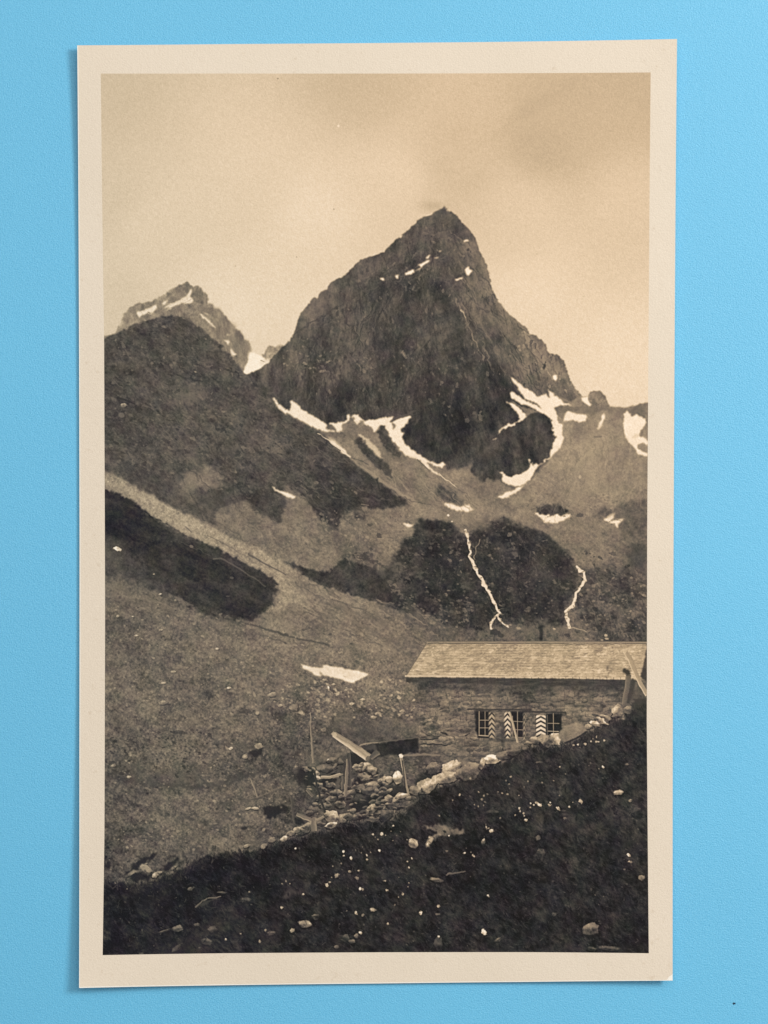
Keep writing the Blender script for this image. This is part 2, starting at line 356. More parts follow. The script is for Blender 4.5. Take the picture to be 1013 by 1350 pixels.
SN = [Z('D', (212, 262), (228, 272), (245, 290), (285, 322), (330, 348), (362, 372), (385, 366), (405, 358), (428, 378), (415, 333), (430, 345), (455, 368), (500, 405), (545, 421), (480, 419), (445, 434), (458, 455), (467, 480), (470, 510), (494, 520), (486, 545), (492, 570),
        (496, 600), (480, 640), (450, 682), (400, 718), (362, 746), (340, 780), (318, 815), (285, 842), (245, 856), (205, 842), (165, 822), (172, 800), (153, 768), (178, 782), (215, 800), (240, 788), (270, 786), (300, 768), (322, 738), (310, 708), (322, 706), (326, 728), (372, 736), (398, 710),
        (425, 695), (436, 640), (440, 612), (458, 592), (440, 560), (434, 520), (424, 490), (398, 470), (362, 450), (320, 426), (270, 410), (215, 378), (210, 356), (218, 343), (250, 366), (290, 392), (330, 408), (385, 440), (350, 410), (292, 385), (262, 340), (228, 295)),
      Z('D', (190, 402), (230, 410), (262, 432), (282, 458), (306, 480), (285, 502), (252, 510), (238, 526), (195, 540), (165, 552), (150, 572), (144, 582), (148, 558), (178, 530), (200, 520), (245, 512), (262, 488), (250, 462), (225, 430)),
      Z('D', (120, 600), (140, 598), (138, 608), (122, 608)), Z('D', (146, 912), (185, 890), (225, 878), (262, 852), (282, 850), (262, 875), (232, 893), (205, 912), (165, 922)),
      Z('D', (498, 490), (508, 462), (522, 450), (545, 460), (590, 468), (618, 466), (622, 482), (616, 504), (580, 510), (548, 498), (515, 506), (500, 502)),
      Z('D', (700, 476), (716, 462), (722, 480), (712, 512), (690, 552), (677, 545), (688, 510), (702, 500)),
      Z('Q', (22, 370), (45, 350), (88, 372), (92, 418), (150, 388), (210, 405), (248, 440), (262, 475), (235, 530), (205, 570), (190, 610), (205, 630), (262, 650), (282, 690), (282, 730), (250, 712), (195, 705), (165, 715), (170, 770), (200, 790), (282, 822), (282, 858), (230, 850), (165, 820), (140, 770), (80, 712), (40, 640), (20, 580), (8, 490), (20, 450))]
# ================================================================ slopes below the peaks: one base, then the patches
BASE_TOP = Z('E', (-60, 260), (0, 330), (100, 375), (200, 425), (260, 400), (350, 380), (440, 385), (520, 420), (570, 440), (620, 510), (700, 560), (770, 590), (840, 618), (900, 640), (1000, 625)) + Z('D', (0, 730), (40, 830), (110, 820), (180, 830), (250, 860), (330, 800), (400, 730), (470, 680))
slope_tone = field([(735, 605, 130), (765, 640, 130), (800, 655, 124), (850, 645, 118), (720, 640, 126), (400, 600, 100), (520, 610, 108), (560, 640, 118), (590, 660, 122), (640, 650, 118), (700, 660, 120), (760, 680, 118), (820, 700, 112), (620, 690, 120), (440, 690, 104), (480, 700, 112), (520, 690, 116),
                    (390, 700, 112), (420, 730, 112), (360, 720, 112), (300, 690, 106), (470, 740, 100), (400, 780, 126), (450, 810, 122), (380, 830, 122), (500, 840, 116), (560, 830, 100), (620, 830, 92), (700, 820, 96), (780, 740, 108), (820, 790, 84),
                    (840, 730, 96), (840, 830, 86), (200, 830, 104), (160, 780, 98), (280, 870, 108), (350, 900, 108), (450, 870, 112), (500, 900, 118), (430, 920, 108), (180, 950, 104), (250, 980, 108), (330, 960, 102), (400, 950, 92), (480, 950, 92),
                    (540, 940, 104), (160, 1040, 92), (240, 1070, 104), (330, 1060, 98), (380, 1010, 88), (180, 1110, 94), (300, 1100, 100), (380, 1070, 82), (150, 1140, 76), (520, 1000, 88), (340, 640, 92)])
base = region(BASE_TOP + [(735, 596), (765, 640), (800, 650), (870, 640), (870, 1280), (120, 1280), (120, 560), (330, 500)], 1.6, 1.5)
coarse = np.clip((PY - 640) / 300, 0, 1)
put(base, slope_tone - 7 * coarse + (4 + 2.2 * coarse) * T_fine + (4 + .5 * coarse) * T_med + 4.5 * T_slope + (.8 + 5.6 * coarse) * T_scree + 3.6 * T_big)

# ---- near hill on the left
hill_poly = NEAR_HILL_TOP + Z('A', (860, 660), (905, 700), (930, 745), (985, 835)) + Z('E', (0, 330), (60, 365), (130, 400), (200, 440), (260, 490), (320, 545), (400, 610), (500, 690), (600, 760), (680, 805), (712, 825), (600, 838), (500, 852), (440, 840), (400, 850), (420, 880), (460, 900), (440, 925),
             (400, 900), (380, 855), (345, 870), (320, 900), (300, 940), (330, 980), (270, 960), (200, 900), (170, 850), (120, 790), (60, 745), (0, 715)) + Z('F', (1000, 430), (960, 520), (900, 490), (850, 480), (800, 430), (770, 400), (740, 440), (700, 380), (690, 430), (640, 450), (600, 480), (640, 540), (560, 525), (500, 490), (400, 445), (330, 405), (200, 335), (120, 290), (37, 245), (-30, 215))
hill = np.where(PY < 500, region(hill_poly, .8, .6), ragged(hill_poly, 3.5, 1.0, 2.4, 1))
hl = field([(220, 430, 74), (150, 460, 74), (250, 470, 76), (200, 500, 79), (290, 500, 76), (250, 530, 86), (160, 540, 74), (230, 570, 84), (300, 560, 86), (180, 590, 78), (340, 540, 82), (350, 580, 90), (310, 620, 76), (420, 600, 74), (460, 640, 62), (500, 660, 60),
            (390, 630, 76), (330, 490, 80), (360, 520, 74), (440, 690, 62), (260, 640, 90), (230, 670, 84), (330, 670, 66), (300, 650, 74), (200, 640, 80), (400, 560, 78), (430, 660, 60), (160, 610, 80)])
put(hill, hl - 2 + 4.5 * T_hill + 2.5 * T_med + 3 * T_fine + 4.0 * fbm(5, 4, 58, stretch=1.6, ang=35, gain=.75))
HILL_IN = NEAR_HILL_TOP[3:-1] + [(380, 560), (420, 600), (470, 650), (400, 660), (330, 660), (250, 650), (190, 620), (140, 600)]
peck(HILL_IN, 520, .7, 2.2, 98, 128, .25, .6, 51, 35, 2.2)
peck(HILL_IN, 520, .8, 3.0, 44, 60, .25, .6, 52, 35, 2.6)
# paler bare ground on the hill's foot
bare = np.clip(fbm(13, 4, 53, gain=.65) * .55 + .35, 0, 1)
put(region(Z('F', (420, 300), (470, 260), (520, 250), (560, 215), (610, 215), (650, 260), (690, 325), (660, 340), (610, 330), (580, 345), (540, 320), (500, 350), (450, 350)), 2.4, 1.5) * (.5 + .5 * bare), 118 + 6 * T_med)
put(region(Z('F', (690, 370), (720, 420), (790, 400), (850, 470), (930, 500), (1013, 540), (1013, 720), (900, 680), (760, 590), (650, 540), (610, 480), (650, 440), (700, 460)), 2.4, 2) * (.45 + .55 * bare), 110 + 7 * T_med + 4 * T_fine)
put(region(Z('F', (480, 110), (560, 190), (520, 220), (430, 190)), 3, 3) * bare, 104, .7)
put(region(Z('A', (420, 640), (600, 690), (560, 740), (480, 850), (380, 780)), 3, 4) * bare, 104, .6)
put(region(Z('A', (880, 1013), (900, 920), (1000, 850), (960, 940)), 3, 3) * bare, 106, .6)
put(region(Z('F', (540, 360), (640, 345), (700, 380), (690, 430), (600, 460), (540, 440), (500, 400)), 2.2, 1.5), 74 + 6 * T_med, .7)
blob(*Z('A', (133, 784))[0], 4.2, 2.6, 140, -15, .9, shade=.15); stroke(Z('A', (100, 745), (150, 760), (190, 778)), 3, 50, 2, .8, 1.2)
blob(*Z('A', (118, 838))[0], 3.6, 3.6, 108, 0, .7); blob(*Z('A', (90, 835))[0], 3, 4, 52, 30, .7)
blob(*Z('A', (515, 606))[0], 2.2, 1.2, 140, 20, .8)
# ---- the snow band under the peak
MID_SNOW = [Z('A', (922, 742), (940, 748), (960, 775), (985, 798), (1010, 812)) + Z('E', (48, 320), (52, 290), (46, 271), (75, 284), (98, 304), (112, 322), (150, 342), (190, 362), (225, 384), (244, 408), (236, 424), (262, 430), (292, 436), (290, 443), (240, 440), (200, 430), (160, 410), (100, 378), (50, 352), (0, 330), (-15, 315)),
          Z('E', (254, 388), (290, 390), (330, 386), (352, 372), (348, 352), (362, 346), (372, 362), (385, 350), (410, 350), (432, 366), (442, 378), (500, 376), (530, 368), (562, 360), (605, 354), (592, 372), (578, 390), (602, 384), (640, 364), (665, 356), (697, 352), (688, 372), (668, 398), (652, 420), (640, 436),
            (658, 442), (648, 465), (652, 490), (665, 508), (700, 530), (742, 560), (765, 580), (800, 600), (842, 614), (868, 603), (880, 618), (862, 632), (838, 626), (802, 611), (778, 597), (800, 628), (824, 650), (852, 672), (838, 670), (780, 636), (740, 592), (700, 582), (662, 562), (632, 532), (615, 500), (588, 480), (574, 450), (558, 428),
            (540, 408), (522, 412), (506, 432), (498, 446), (484, 425), (468, 402), (445, 402), (420, 402), (400, 392), (378, 372), (360, 388), (330, 402), (345, 425), (338, 440), (302, 437), (280, 415)),
          Z('E', (408, 454), (440, 458), (452, 470), (482, 490), (510, 520), (528, 545), (532, 562), (545, 580), (528, 576), (508, 556), (480, 530), (450, 496), (448, 480), (425, 470)),
          Z('E', (250, 464), (285, 480), (320, 514), (352, 548), (382, 588), (368, 582), (335, 556), (300, 528), (268, 500)),
          Z('E', (858, 816), (880, 822), (912, 822), (932, 836), (956, 842), (970, 832), (988, 824), (1006, 830)) + Z('H', (8, 100), (30, 94), (38, 112), (62, 127), (32, 140), (0, 134)) + Z('E', (965, 866), (935, 860), (905, 848)),
          Z('E', (650, 934), (665, 926), (690, 932), (715, 934), (705, 942), (690, 944), (678, 948), (664, 940)), Z('F', (918, 325), (935, 330), (960, 345), (990, 355)) + Z('E', (30, 770), (60, 772), (84, 784), (60, 792), (38, 790), (10, 775), (-10, 764), (-35, 750)),
          Z('H', (378, 146), (395, 141), (412, 152), (440, 154), (480, 150), (520, 153), (578, 147), (560, 170), (545, 182), (520, 190), (500, 198), (465, 201), (435, 192), (415, 172)),
          Z('H', (750, 182), (770, 168), (780, 146), (800, 141), (816, 143), (806, 165), (796, 184), (830, 180), (862, 164), (850, 185), (838, 200), (830, 224), (815, 212), (806, 198), (780, 196))]
for q in MID_SNOW:
    put(region(q, .6, .6), 219 + 1.5 * T_med + 1.5 * T_fine)
def soil(q, t, a=1.0, rough=1.2, soft=1.0, k=1.0): put(region(q, rough, soft), t + k * (5 * T_med + 4 * T_hill + 3 * T_fine), a)
soil(Z('E', (200, 440), (300, 444), (420, 452), (500, 450), (520, 480), (560, 560), (600, 620), (700, 720), (800, 790), (880, 850), (800, 850), (720, 800), (620, 700), (500, 600), (400, 540), (330, 480)), 100, .35, 2, 2)
soil(Z('E', (322, 400), (360, 388), (372, 350), (400, 402), (440, 395), (480, 412), (500, 446), (515, 480), (470, 470), (420, 452), (330, 445)), 112, .9)
put(region(Z('E', (365, 352), (378, 349), (392, 362), (402, 380), (440, 378), (436, 398), (415, 404), (385, 385), (372, 372)), .8, .6), 92, .75)
for q in (Z('E', (372, 358), (384, 352), (392, 360), (382, 366)), Z('E', (392, 372), (428, 364), (424, 392), (404, 402), (394, 388))): put(region(q, .6, .4), 220, .9)
soil(Z('E', (508, 440), (545, 408), (570, 450), (590, 490), (615, 520), (640, 560), (620, 580), (580, 560), (540, 520)), 68)
soil(Z('E', (385, 480), (420, 470), (450, 500), (500, 560), (545, 590), (590, 640), (600, 690), (560, 670), (500, 620), (450, 570), (410, 530)), 68)
soil(Z('E', (240, 465), (320, 470), (385, 480), (400, 520), (450, 580), (560, 680), (700, 780), (720, 810), (640, 750), (520, 670), (420, 590), (350, 540)), 122, .8, 1, 1.5)
put(region(Z('E', (592, 388), (608, 396), (612, 412), (600, 424), (594, 406)), .5, .5), 96, .85)
put(region(Z('E', (582, 386), (604, 358), (650, 346), (740, 318), (720, 332), (690, 350), (640, 364)), .6, .7), 84, .85)
stroke(Z('E', (380, 592), (450, 640), (520, 690), (640, 770), (720, 820)), 3, 146, 5, .6, 2.2, jag=.6)
stroke(Z('E', (198, 448), (250, 484), (310, 528), (340, 552)), 1.3, 196, 1.6, .8, jag=.8)
stroke(Z('E', (215, 462), (262, 502), (320, 544)), 1.6, 60, 1.6, .6, jag=.6)
stroke(Z('E', (848, 668), (900, 708), (940, 738)), 1.7, 186, 1.1, .9, jag=.4)
stroke(Z('E', (940, 738), (1013, 800)), 4, 118, 7, .6, 2)
stroke(Z('E', (730, 590), (770, 625), (800, 655)), 2, 76, 1, .7)
soil(Z('E', (640, 600), (720, 590), (780, 640), (840, 690), (820, 720), (760, 720), (680, 660)), 124, .7, 1.5, 3)
soil(Z('E', (825, 735), (860, 722), (900, 735), (950, 770), (985, 800), (970, 830), (940, 836), (910, 818), (860, 812), (830, 780)), 72, .9, 1.8, 1.8)
soil(Z('E', (720, 800), (850, 860), (960, 880), (1013, 880), (1013, 960), (900, 910), (800, 880), (740, 850)), 126, .6, 2, 3)
soil(Z('D', (0, 720), (60, 790), (130, 830), (190, 850), (140, 900), (220, 960), (100, 960), (0, 860)), 108, .8, 2, 2)
for q in SN: put(region(q, .55, .55), 219 + 1.5 * T_med + 1.5 * T_fine)
put(region(Z('Q', (110, 640), (150, 612), (205, 600), (200, 625), (150, 640), (100, 665)), .8, .8), 186, .6)
put(region(Z('D', (205, 395), (240, 405), (275, 425), (340, 440), (380, 462), (320, 470), (300, 482), (270, 432), (230, 408)), .8, .9), 120 + 6 * T_med, .9)
# dark buttress inside the snow horseshoe
BUTTRESS = Z('D', (300, 486), (330, 462), (365, 456), (420, 490), (434, 520), (440, 560), (456, 592), (438, 612), (434, 645), (420, 690), (396, 708), (370, 734), (326, 728), (322, 706), (308, 706), (318, 738), (298, 766), (268, 784), (236, 786), (212, 798), (176, 778), (152, 764), (120, 800), (60, 830), (0, 760), (20, 700), (60, 640),
              (100, 640), (150, 590), (190, 550), (240, 530), (256, 515), (290, 505))
put(region(BUTTRESS, 1.2, .7), 62 + 3 * T_ridge + 6.5 * T_rock + 5 * T_med)
put(region(Z('D', (90, 640), (120, 620), (150, 640), (110, 660), (60, 700), (30, 700)), 2, 2), 112, .35)
stroke(Z('D', (690, 550), (662, 640), (610, 780), (585, 900)), 12, 142, 26, .32, 9)
soil(Z('H', (-20, 10), (30, 30), (80, 70), (120, 130), (60, 140), (20, 90), (-40, 60)), 126, .7, 1.5, 2)
for (a, b) in ((895, 888), (915, 920)): blob(*Z('E', (a, b))[0], 1.4, 1.1, 210)
for q in [(640, 612, 660, 600), (430, 828, 470, 834)]: stroke(Z('E', q[:2], q[2:]), 1.5, 126, 1, .6)
soil(Z('H', (388, 132), (405, 108), (450, 96), (505, 95), (545, 115), (558, 140), (520, 152), (440, 152), (405, 148)), 62, .95)
soil(Z('H', (700, 175), (740, 110), (800, 120), (840, 90), (985, 70), (985, 280), (900, 275), (850, 250), (830, 222), (862, 164), (800, 180), (816, 142), (790, 142), (750, 180)), 84, .85, 2, 2.5)
blob(*Z('H', (630, 156))[0], 5, 2.6, 76, 0, .8)
# ---- the two dark knolls
kn = 58 + 4.5 * T_hill + 3.5 * T_med + 3.5 * T_fine
KNOLL_POLY = Z('G', (560, 470), (600, 420), (620, 330), (660, 300), (700, 252), (690, 225), (715, 198), (760, 178), (800, 175), (818, 190), (850, 196), (880, 188), (905, 200), (935, 240), (980, 275), (1000, 250), (1040, 240)) + Z('H', (60, 230), (130, 240), (150, 160), (180, 166), (270, 198), (350, 228), (400, 240), (455, 268), (500, 296), (530, 318),
           (560, 360), (585, 400), (600, 440), (620, 480), (610, 540), (580, 600), (560, 640), (548, 690), (550, 740), (480, 745), (400, 735), (330, 750), (260, 740), (200, 770), (100, 770), (0, 760)) + Z('G', (900, 760), (800, 700), (720, 670), (640, 600), (560, 540))
put(ragged(KNOLL_POLY, 6, 1.5, 1.8, 2), kn - 5 + 4.5 * fbm(20, 3, 59))
put(ragged(Z('G', (440, 430), (540, 450), (600, 400), (640, 420), (660, 580), (760, 680), (860, 740), (720, 690), (620, 660), (520, 600), (440, 520)), 5, 2, 1.8, 6), 66 + 5 * T_med + 4 * T_hill, .75)
put(ragged(Z('G', (560, 500), (610, 400), (640, 330), (700, 290), (720, 420), (690, 560), (640, 600)), 7, 3, 1.5, 7) * np.clip(.5 + .45 * fbm(6, 4, 60, gain=.75), 0, 1), 96, .6)
put(ragged(Z('H', (20, 740), (200, 720), (420, 700), (560, 690), (560, 800), (300, 810), (60, 800)), 7, 3, 1.5, 8) * np.clip(.5 + .45 * fbm(6, 4, 62, gain=.75), 0, 1), 98, .6)
soil(Z('H', (100, 170), (140, 160), (160, 190), (130, 240), (60, 235), (0, 225), (0, 205), (70, 200)), 92, .6, 2, 2)
KNOLL = Z('G', (600, 430), (720, 260), (880, 210), (1000, 300)) + Z('H', (160, 190), (440, 280), (590, 440), (540, 700), (300, 730), (100, 740)) + Z('G', (760, 660))
peck(KNOLL, 420, .7, 2.4, 80, 122, .25, .75, 61, 20, 2.0)
peck(KNOLL, 200, .8, 3, 36, 46, .2, .6, 62, 20, 2.6)
put(region(Z('H', (330, 430), (470, 420), (560, 480), (520, 560), (400, 540)), 4, 4), 80, .25)
put(region(Z('H', (620, 480), (700, 420), (820, 440), (985, 500), (985, 830), (740, 800), (640, 740), (600, 640)), 3, 4) * np.clip(.75 + .5 * fbm(12, 3, 63), 0, 1), 66 + 8 * T_med + 6 * T_hill, .8)
put(region(Z('H', (860, 350), (985, 320), (985, 480), (900, 450)), 4, 4), 58 + 6 * T_hill, .6)
peck(Z('H', (640, 350), (760, 330), (985, 500), (985, 820), (640, 800), (560, 760), (600, 600)), 260, .8, 2.4, 100, 145, .3, .7, 64, 20)
peck(Z('H', (640, 350), (760, 330), (985, 500), (985, 820), (640, 800), (560, 760), (600, 600)), 160, .9, 3.2, 46, 60, .3, .7, 65, 20)
peck(Z('H', (420, 20), (985, 300), (985, 60), (700, 20), (560, 300), (700, 420), (480, 250), (300, 170), (320, 100)), 120, .7, 1.8, 74, 96, .3, .6, 66, 10)
# ---- dark valley below, left of the knoll
soil(Z('G', (-20, 405), (60, 408), (130, 440), (200, 455), (260, 455), (300, 410), (340, 392), (400, 410), (460, 420), (520, 470), (570, 520), (640, 590), (700, 640), (740, 680), (690, 670), (600, 655), (520, 630), (430, 598), (340, 568), (280, 548), (230, 540), (170, 515), (130, 490), (80, 460), (0, 430)), 60, .95, 1.0, .7)
soil(Z('G', (310, 460), (370, 480), (420, 540), (440, 590), (380, 575), (330, 520)), 84, .5, 2, 2)
soil(Z('G', (620, 650), (720, 660), (800, 710), (900, 760), (1013, 800), (1013, 830), (900, 820), (780, 790), (700, 720)), 84, .6, 2.5, 3)
peck(Z('G', (560, 500), (720, 600), (1000, 620), (1000, 800), (860, 760), (640, 660)), 120, .9, 2.6, 100, 140, .25, .65, 67, 25)
peck(Z('G', (330, 370), (480, 360), (560, 440), (450, 400)), 60, .9, 3, 60, 78, .4, .8, 68, 20)
peck(Z('G', (140, 140), (480, 130), (680, 120), (700, 220), (600, 340), (500, 400), (330, 380), (200, 400), (20, 380), (20, 200)), 300, .7, 2.0, 80, 98, .25, .65, 69, 30)
peck(Z('G', (140, 140), (480, 130), (680, 120), (700, 220), (600, 340), (500, 400), (330, 380), (200, 400), (20, 380), (20, 200)), 200, .7, 1.8, 128, 150, .25, .6, 70, 30)
for a, b, w in ((455, 378, 7), (400, 362, 4), (520, 268, 6), (480, 340, 4), (470, 205, 4), (440, 180, 5)): blob(*Z('G', (a, b))[0], w * .55, w * .4, 66, 15, .75, rough=.5)
# ---- gullies and runnels on every slope, following its fall
runnels(HILL_IN, 150, 42, 16, 10, 44, [52, 56, 60, 104, 110], .2, .55, 2.6)
runnels(Z('E', (0, 350), (200, 450), (400, 610), (680, 800), (400, 850), (200, 880), (0, 700)), 70, 38, 12, 10, 40, [48, 52, 90, 98], .25, .6, 2.6)
runnels(KNOLL, 90, 82, 22, 8, 34, [38, 42, 84, 92], .25, .6, 2.2)
runnels(Z('E', (560, 640), (640, 600), (900, 680), (1013, 800), (700, 800), (520, 640)), 60, 40, 8, 10, 36, [84, 92, 136, 142], .25, .55, 2.2)
runnels(Z('D', (520, 540), (660, 580), (800, 560), (840, 660), (930, 730), (930, 930), (300, 930), (400, 800), (500, 660)), 90, 104, 14, 10, 46, [104, 110, 142, 148], .15, .4, 3)
runnels(Z('H', (620, 480), (985, 330), (985, 820), (640, 800)), 70, 65, 25, 6, 26, [50, 56, 104, 112], .25, .6, 2.2)
runnels(Z('F', (420, 480), (700, 400), (1013, 560), (1013, 730), (800, 610), (600, 540)), 60, 38, 12, 8, 30, [80, 86, 132], .25, .5, 2)
runnels(Z('G', (0, 200), (300, 240), (560, 200), (600, 330), (440, 400), (100, 400)), 70, 60, 40, 6, 22, [82, 88, 138], .25, .5, 2)
# ---- waterfalls
def falls(pts, w, seed):
    r = np.random.default_rng(seed)
    for k in range(2): stroke([(x + r.normal(0, .35), y) for x, y in pts], w * .95, 208, w * 1.25, .9, 1.2, jag=.9)
    for i in range(len(pts) - 1):
        for _ in range(3):
            t = r.random(); x = pts[i][0] + (pts[i + 1][0] - pts[i][0]) * t; y = pts[i][1] + (pts[i + 1][1] - pts[i][1]) * t
            blob(x + r.normal(0, w * .45), y, r.uniform(.6, 1.3), r.uniform(.9, 1.9), r.choice([216, 206, 150, 96]), 70, .7, 1.0)
falls(Z('H', (16, 238), (28, 280), (38, 330), (42, 380), (62, 430), (88, 480), (112, 528), (142, 566), (165, 610), (180, 645), (205, 682)), 2.5, 1)
falls(Z('H', (205, 684), (180, 695), (160, 715), (150, 740), (148, 766)), 1.8, 2); falls(Z('H', (186, 696), (200, 720), (222, 738), (245, 752)), 1.2, 3)
stroke(Z('H', (90, 290), (78, 320), (72, 360), (62, 390)), 1.3, 130, 1.5, .8, jag=1.0)
falls(Z('H', (615, 436), (628, 455), (650, 466), (648, 510), (630, 540), (608, 570), (600, 620), (582, 650), (556, 675), (552, 700), (562, 730), (568, 756)), 2.9, 4)
stroke(Z('H', (568, 756), (600, 764), (640, 772), (665, 780)), 1.3, 170, .9, .8, jag=.6)
for a, b, t, rr in ((300, 762, 150, 2.4), (490, 766, 170, 1.8), (765, 800, 180, 2.2), (770, 818, 170, 2), (170, 785, 56, 6), (255, 745, 140, 1.5), (745, 825, 150, 1.6), (660, 818, 140, 2), (560, 800, 60, 3), (200, 800, 60, 4)): blob(*Z('H', (a, b))[0], rr * 1.2, rr * .7, t, 15, .8)

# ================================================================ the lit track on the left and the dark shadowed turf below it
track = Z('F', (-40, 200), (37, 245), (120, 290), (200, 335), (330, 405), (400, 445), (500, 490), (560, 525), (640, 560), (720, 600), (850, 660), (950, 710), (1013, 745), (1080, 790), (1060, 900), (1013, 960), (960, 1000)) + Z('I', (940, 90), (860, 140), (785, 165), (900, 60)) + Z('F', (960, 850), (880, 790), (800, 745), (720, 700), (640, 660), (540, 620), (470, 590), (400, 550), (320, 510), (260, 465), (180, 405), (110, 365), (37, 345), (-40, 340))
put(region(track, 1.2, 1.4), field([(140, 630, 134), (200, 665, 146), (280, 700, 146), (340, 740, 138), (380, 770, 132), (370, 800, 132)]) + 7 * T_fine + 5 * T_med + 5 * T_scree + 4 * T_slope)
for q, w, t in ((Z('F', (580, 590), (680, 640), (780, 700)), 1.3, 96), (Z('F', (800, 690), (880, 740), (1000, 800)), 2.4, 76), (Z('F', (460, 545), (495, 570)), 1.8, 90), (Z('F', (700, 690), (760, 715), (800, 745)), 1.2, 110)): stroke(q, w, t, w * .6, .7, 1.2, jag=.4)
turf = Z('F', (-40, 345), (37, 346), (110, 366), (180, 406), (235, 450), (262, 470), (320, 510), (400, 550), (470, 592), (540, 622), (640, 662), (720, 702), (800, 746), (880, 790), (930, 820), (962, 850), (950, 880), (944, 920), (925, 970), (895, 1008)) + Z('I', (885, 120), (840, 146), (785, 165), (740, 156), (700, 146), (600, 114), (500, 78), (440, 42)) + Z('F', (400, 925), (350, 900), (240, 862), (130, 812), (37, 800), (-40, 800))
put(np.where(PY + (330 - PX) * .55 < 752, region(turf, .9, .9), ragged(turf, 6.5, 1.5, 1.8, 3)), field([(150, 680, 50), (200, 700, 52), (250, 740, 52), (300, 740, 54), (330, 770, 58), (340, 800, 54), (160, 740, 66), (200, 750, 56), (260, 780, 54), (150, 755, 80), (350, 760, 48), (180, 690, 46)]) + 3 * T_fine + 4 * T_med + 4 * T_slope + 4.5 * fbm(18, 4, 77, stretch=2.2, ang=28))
soil(Z('F', (40, 620), (130, 640), (160, 700), (220, 750), (200, 800), (90, 800), (37, 790)), 78, .55, 3, 3)
stroke(Z('F', (612, 715), (650, 712), (700, 738), (760, 775), (850, 835), (890, 862)), 2.4, 96, 1, .75, 1.6, jag=.35)
stroke(Z('F', (440, 625), (520, 660), (600, 700)), 1.4, 84, 1, .6, 1.2, jag=1); blob(*Z('F', (495, 648))[0], 2.4, 1.4, 110, 20, .8)
blob(*Z('F', (96, 661))[0], 4.6, 2.5, 214, 10, shade=.1); blob(*Z('F', (328, 903))[0], 2.0, .9, 190, -10); blob(*Z('F', (293, 797))[0], 1.2, .9, 150); blob(*Z('F', (710, 818))[0], 2.2, 1.6, 92, 0, .7); blob(*Z('F', (690, 915))[0], 2.6, 1.4, 92, 0, .7)
stroke(Z('F', (335, 845), (350, 880)), 1.5, 90, 1, .6)
stroke(Z('F', (410, 925), (450, 945), (500, 970)), 2.2, 104, 1.5, .6, 1.4, jag=1)

# ================================================================ meadow of stones
rs = np.random.default_rng(75)
for _ in range(150):                                            # drifts of turf running down to the hut
    u_, v_ = rs.random(), rs.random()
    x = 385 + u_ * 190; y = 752 + u_ * 62 + v_ * (96 - 50 * u_)
    l = rs.uniform(8, 30); a = math.radians(rs.normal(27, 6))
    stroke([(x, y), (x + l * .5 * math.cos(a), y + l * .5 * math.sin(a) + rs.normal(0, 1)), (x + l * math.cos(a), y + l * math.sin(a))], rs.uniform(1.2, 3.5), rs.choice([74, 82, 90, 142]), 1, rs.uniform(.2, .55), 1.5, jag=1.2)
for _ in range(220):                                            # and across the meadow
    x, y = rs.uniform(140, 540), rs.uniform(790, 1120)
    if y > 1140 - (x - 140) * .2: continue
    l = rs.uniform(8, 34); a = math.radians(rs.normal(14 - 20 * (y > 1030), 12))
    stroke([(x, y), (x + l * math.cos(a), y + l * math.sin(a))], rs.uniform(1.5, 4), rs.choice([72, 80, 88, 118]), 1, rs.uniform(.12, .35), 2, jag=1.5)
for q, w, t, a in ((Z('I', (785, 168), (860, 190), (940, 215), (1013, 232)), 3, 74, .8), (Z('I', (860, 230), (940, 255), (1000, 272)), 2.2, 88, .7), (Z('G', (0, 790), (80, 815), (160, 830), (260, 858)), 2.6, 74, .75), (Z('G', (100, 540), (160, 620), (200, 680)), 2, 92, .5),
                   (Z('G', (200, 690), (260, 740), (300, 760)), 2.2, 86, .5), (Z('G', (280, 620), (400, 680), (560, 740)), 5, 92, .4), (Z('G', (330, 690), (470, 770), (640, 860)), 5, 92, .35), (Z('G', (560, 760), (680, 830), (740, 880)), 6, 86, .4), (Z('G', (120, 550), (140, 600)), 3, 140, .5),
                   (Z('I', (40, 60), (120, 40), (260, 60), (420, 130)), 6, 84, .35), (Z('I', (40, 20), (200, 30), (330, 60)), 3, 122, .45), (Z('I', (250, 20), (420, 100)), 2, 124, .4), (Z('I', (40, 420), (90, 400)), 9, 84, .5), (Z('I', (600, 790), (700, 810), (800, 830), (1000, 850)), 5, 78, .5),
                   (Z('O', (60, 90), (200, 110), (330, 132), (470, 138), (600, 128), (700, 95), (820, 50)), 8, 66, .65), (Z('O', (160, 60), (330, 90), (520, 80)), 22, 78, .45), (Z('O', (620, 220), (720, 205), (800, 190)), 4, 76, .5), (Z('O', (640, 280), (560, 340), (480, 390)), 8, 84, .35)):
    stroke(q, w, t, w, a, max(1.5, w * .6), jag=2.2 if w > 3.5 else .7)
MEADOW = [(140, 775), (230, 790), (330, 820), (460, 830), (545, 880), (548, 975), (440, 960), (390, 1000), (400, 1040), (380, 1090), (300, 1115), (230, 1130), (142, 1150)]
peck(MEADOW, 1900, .5, 1.4, 116, 162, .3, .75, 71, 20, 1.6)
peck(MEADOW, 1300, .6, 2.0, 58, 78, .2, .55, 72, 20, 1.8)
peck(Z('J', (0, 200), (300, 180), (560, 200), (820, 130), (900, 300), (900, 440), (500, 420), (200, 440), (0, 400)), 230, .8, 2.6, 132, 182, .35, .85, 73, 15, 1.5)
peck(Z('I', (40, 780), (300, 720), (640, 760), (720, 940), (600, 1010), (100, 1010)), 200, .8, 2.2, 46, 66, .3, .7, 74, 20, 1.8)
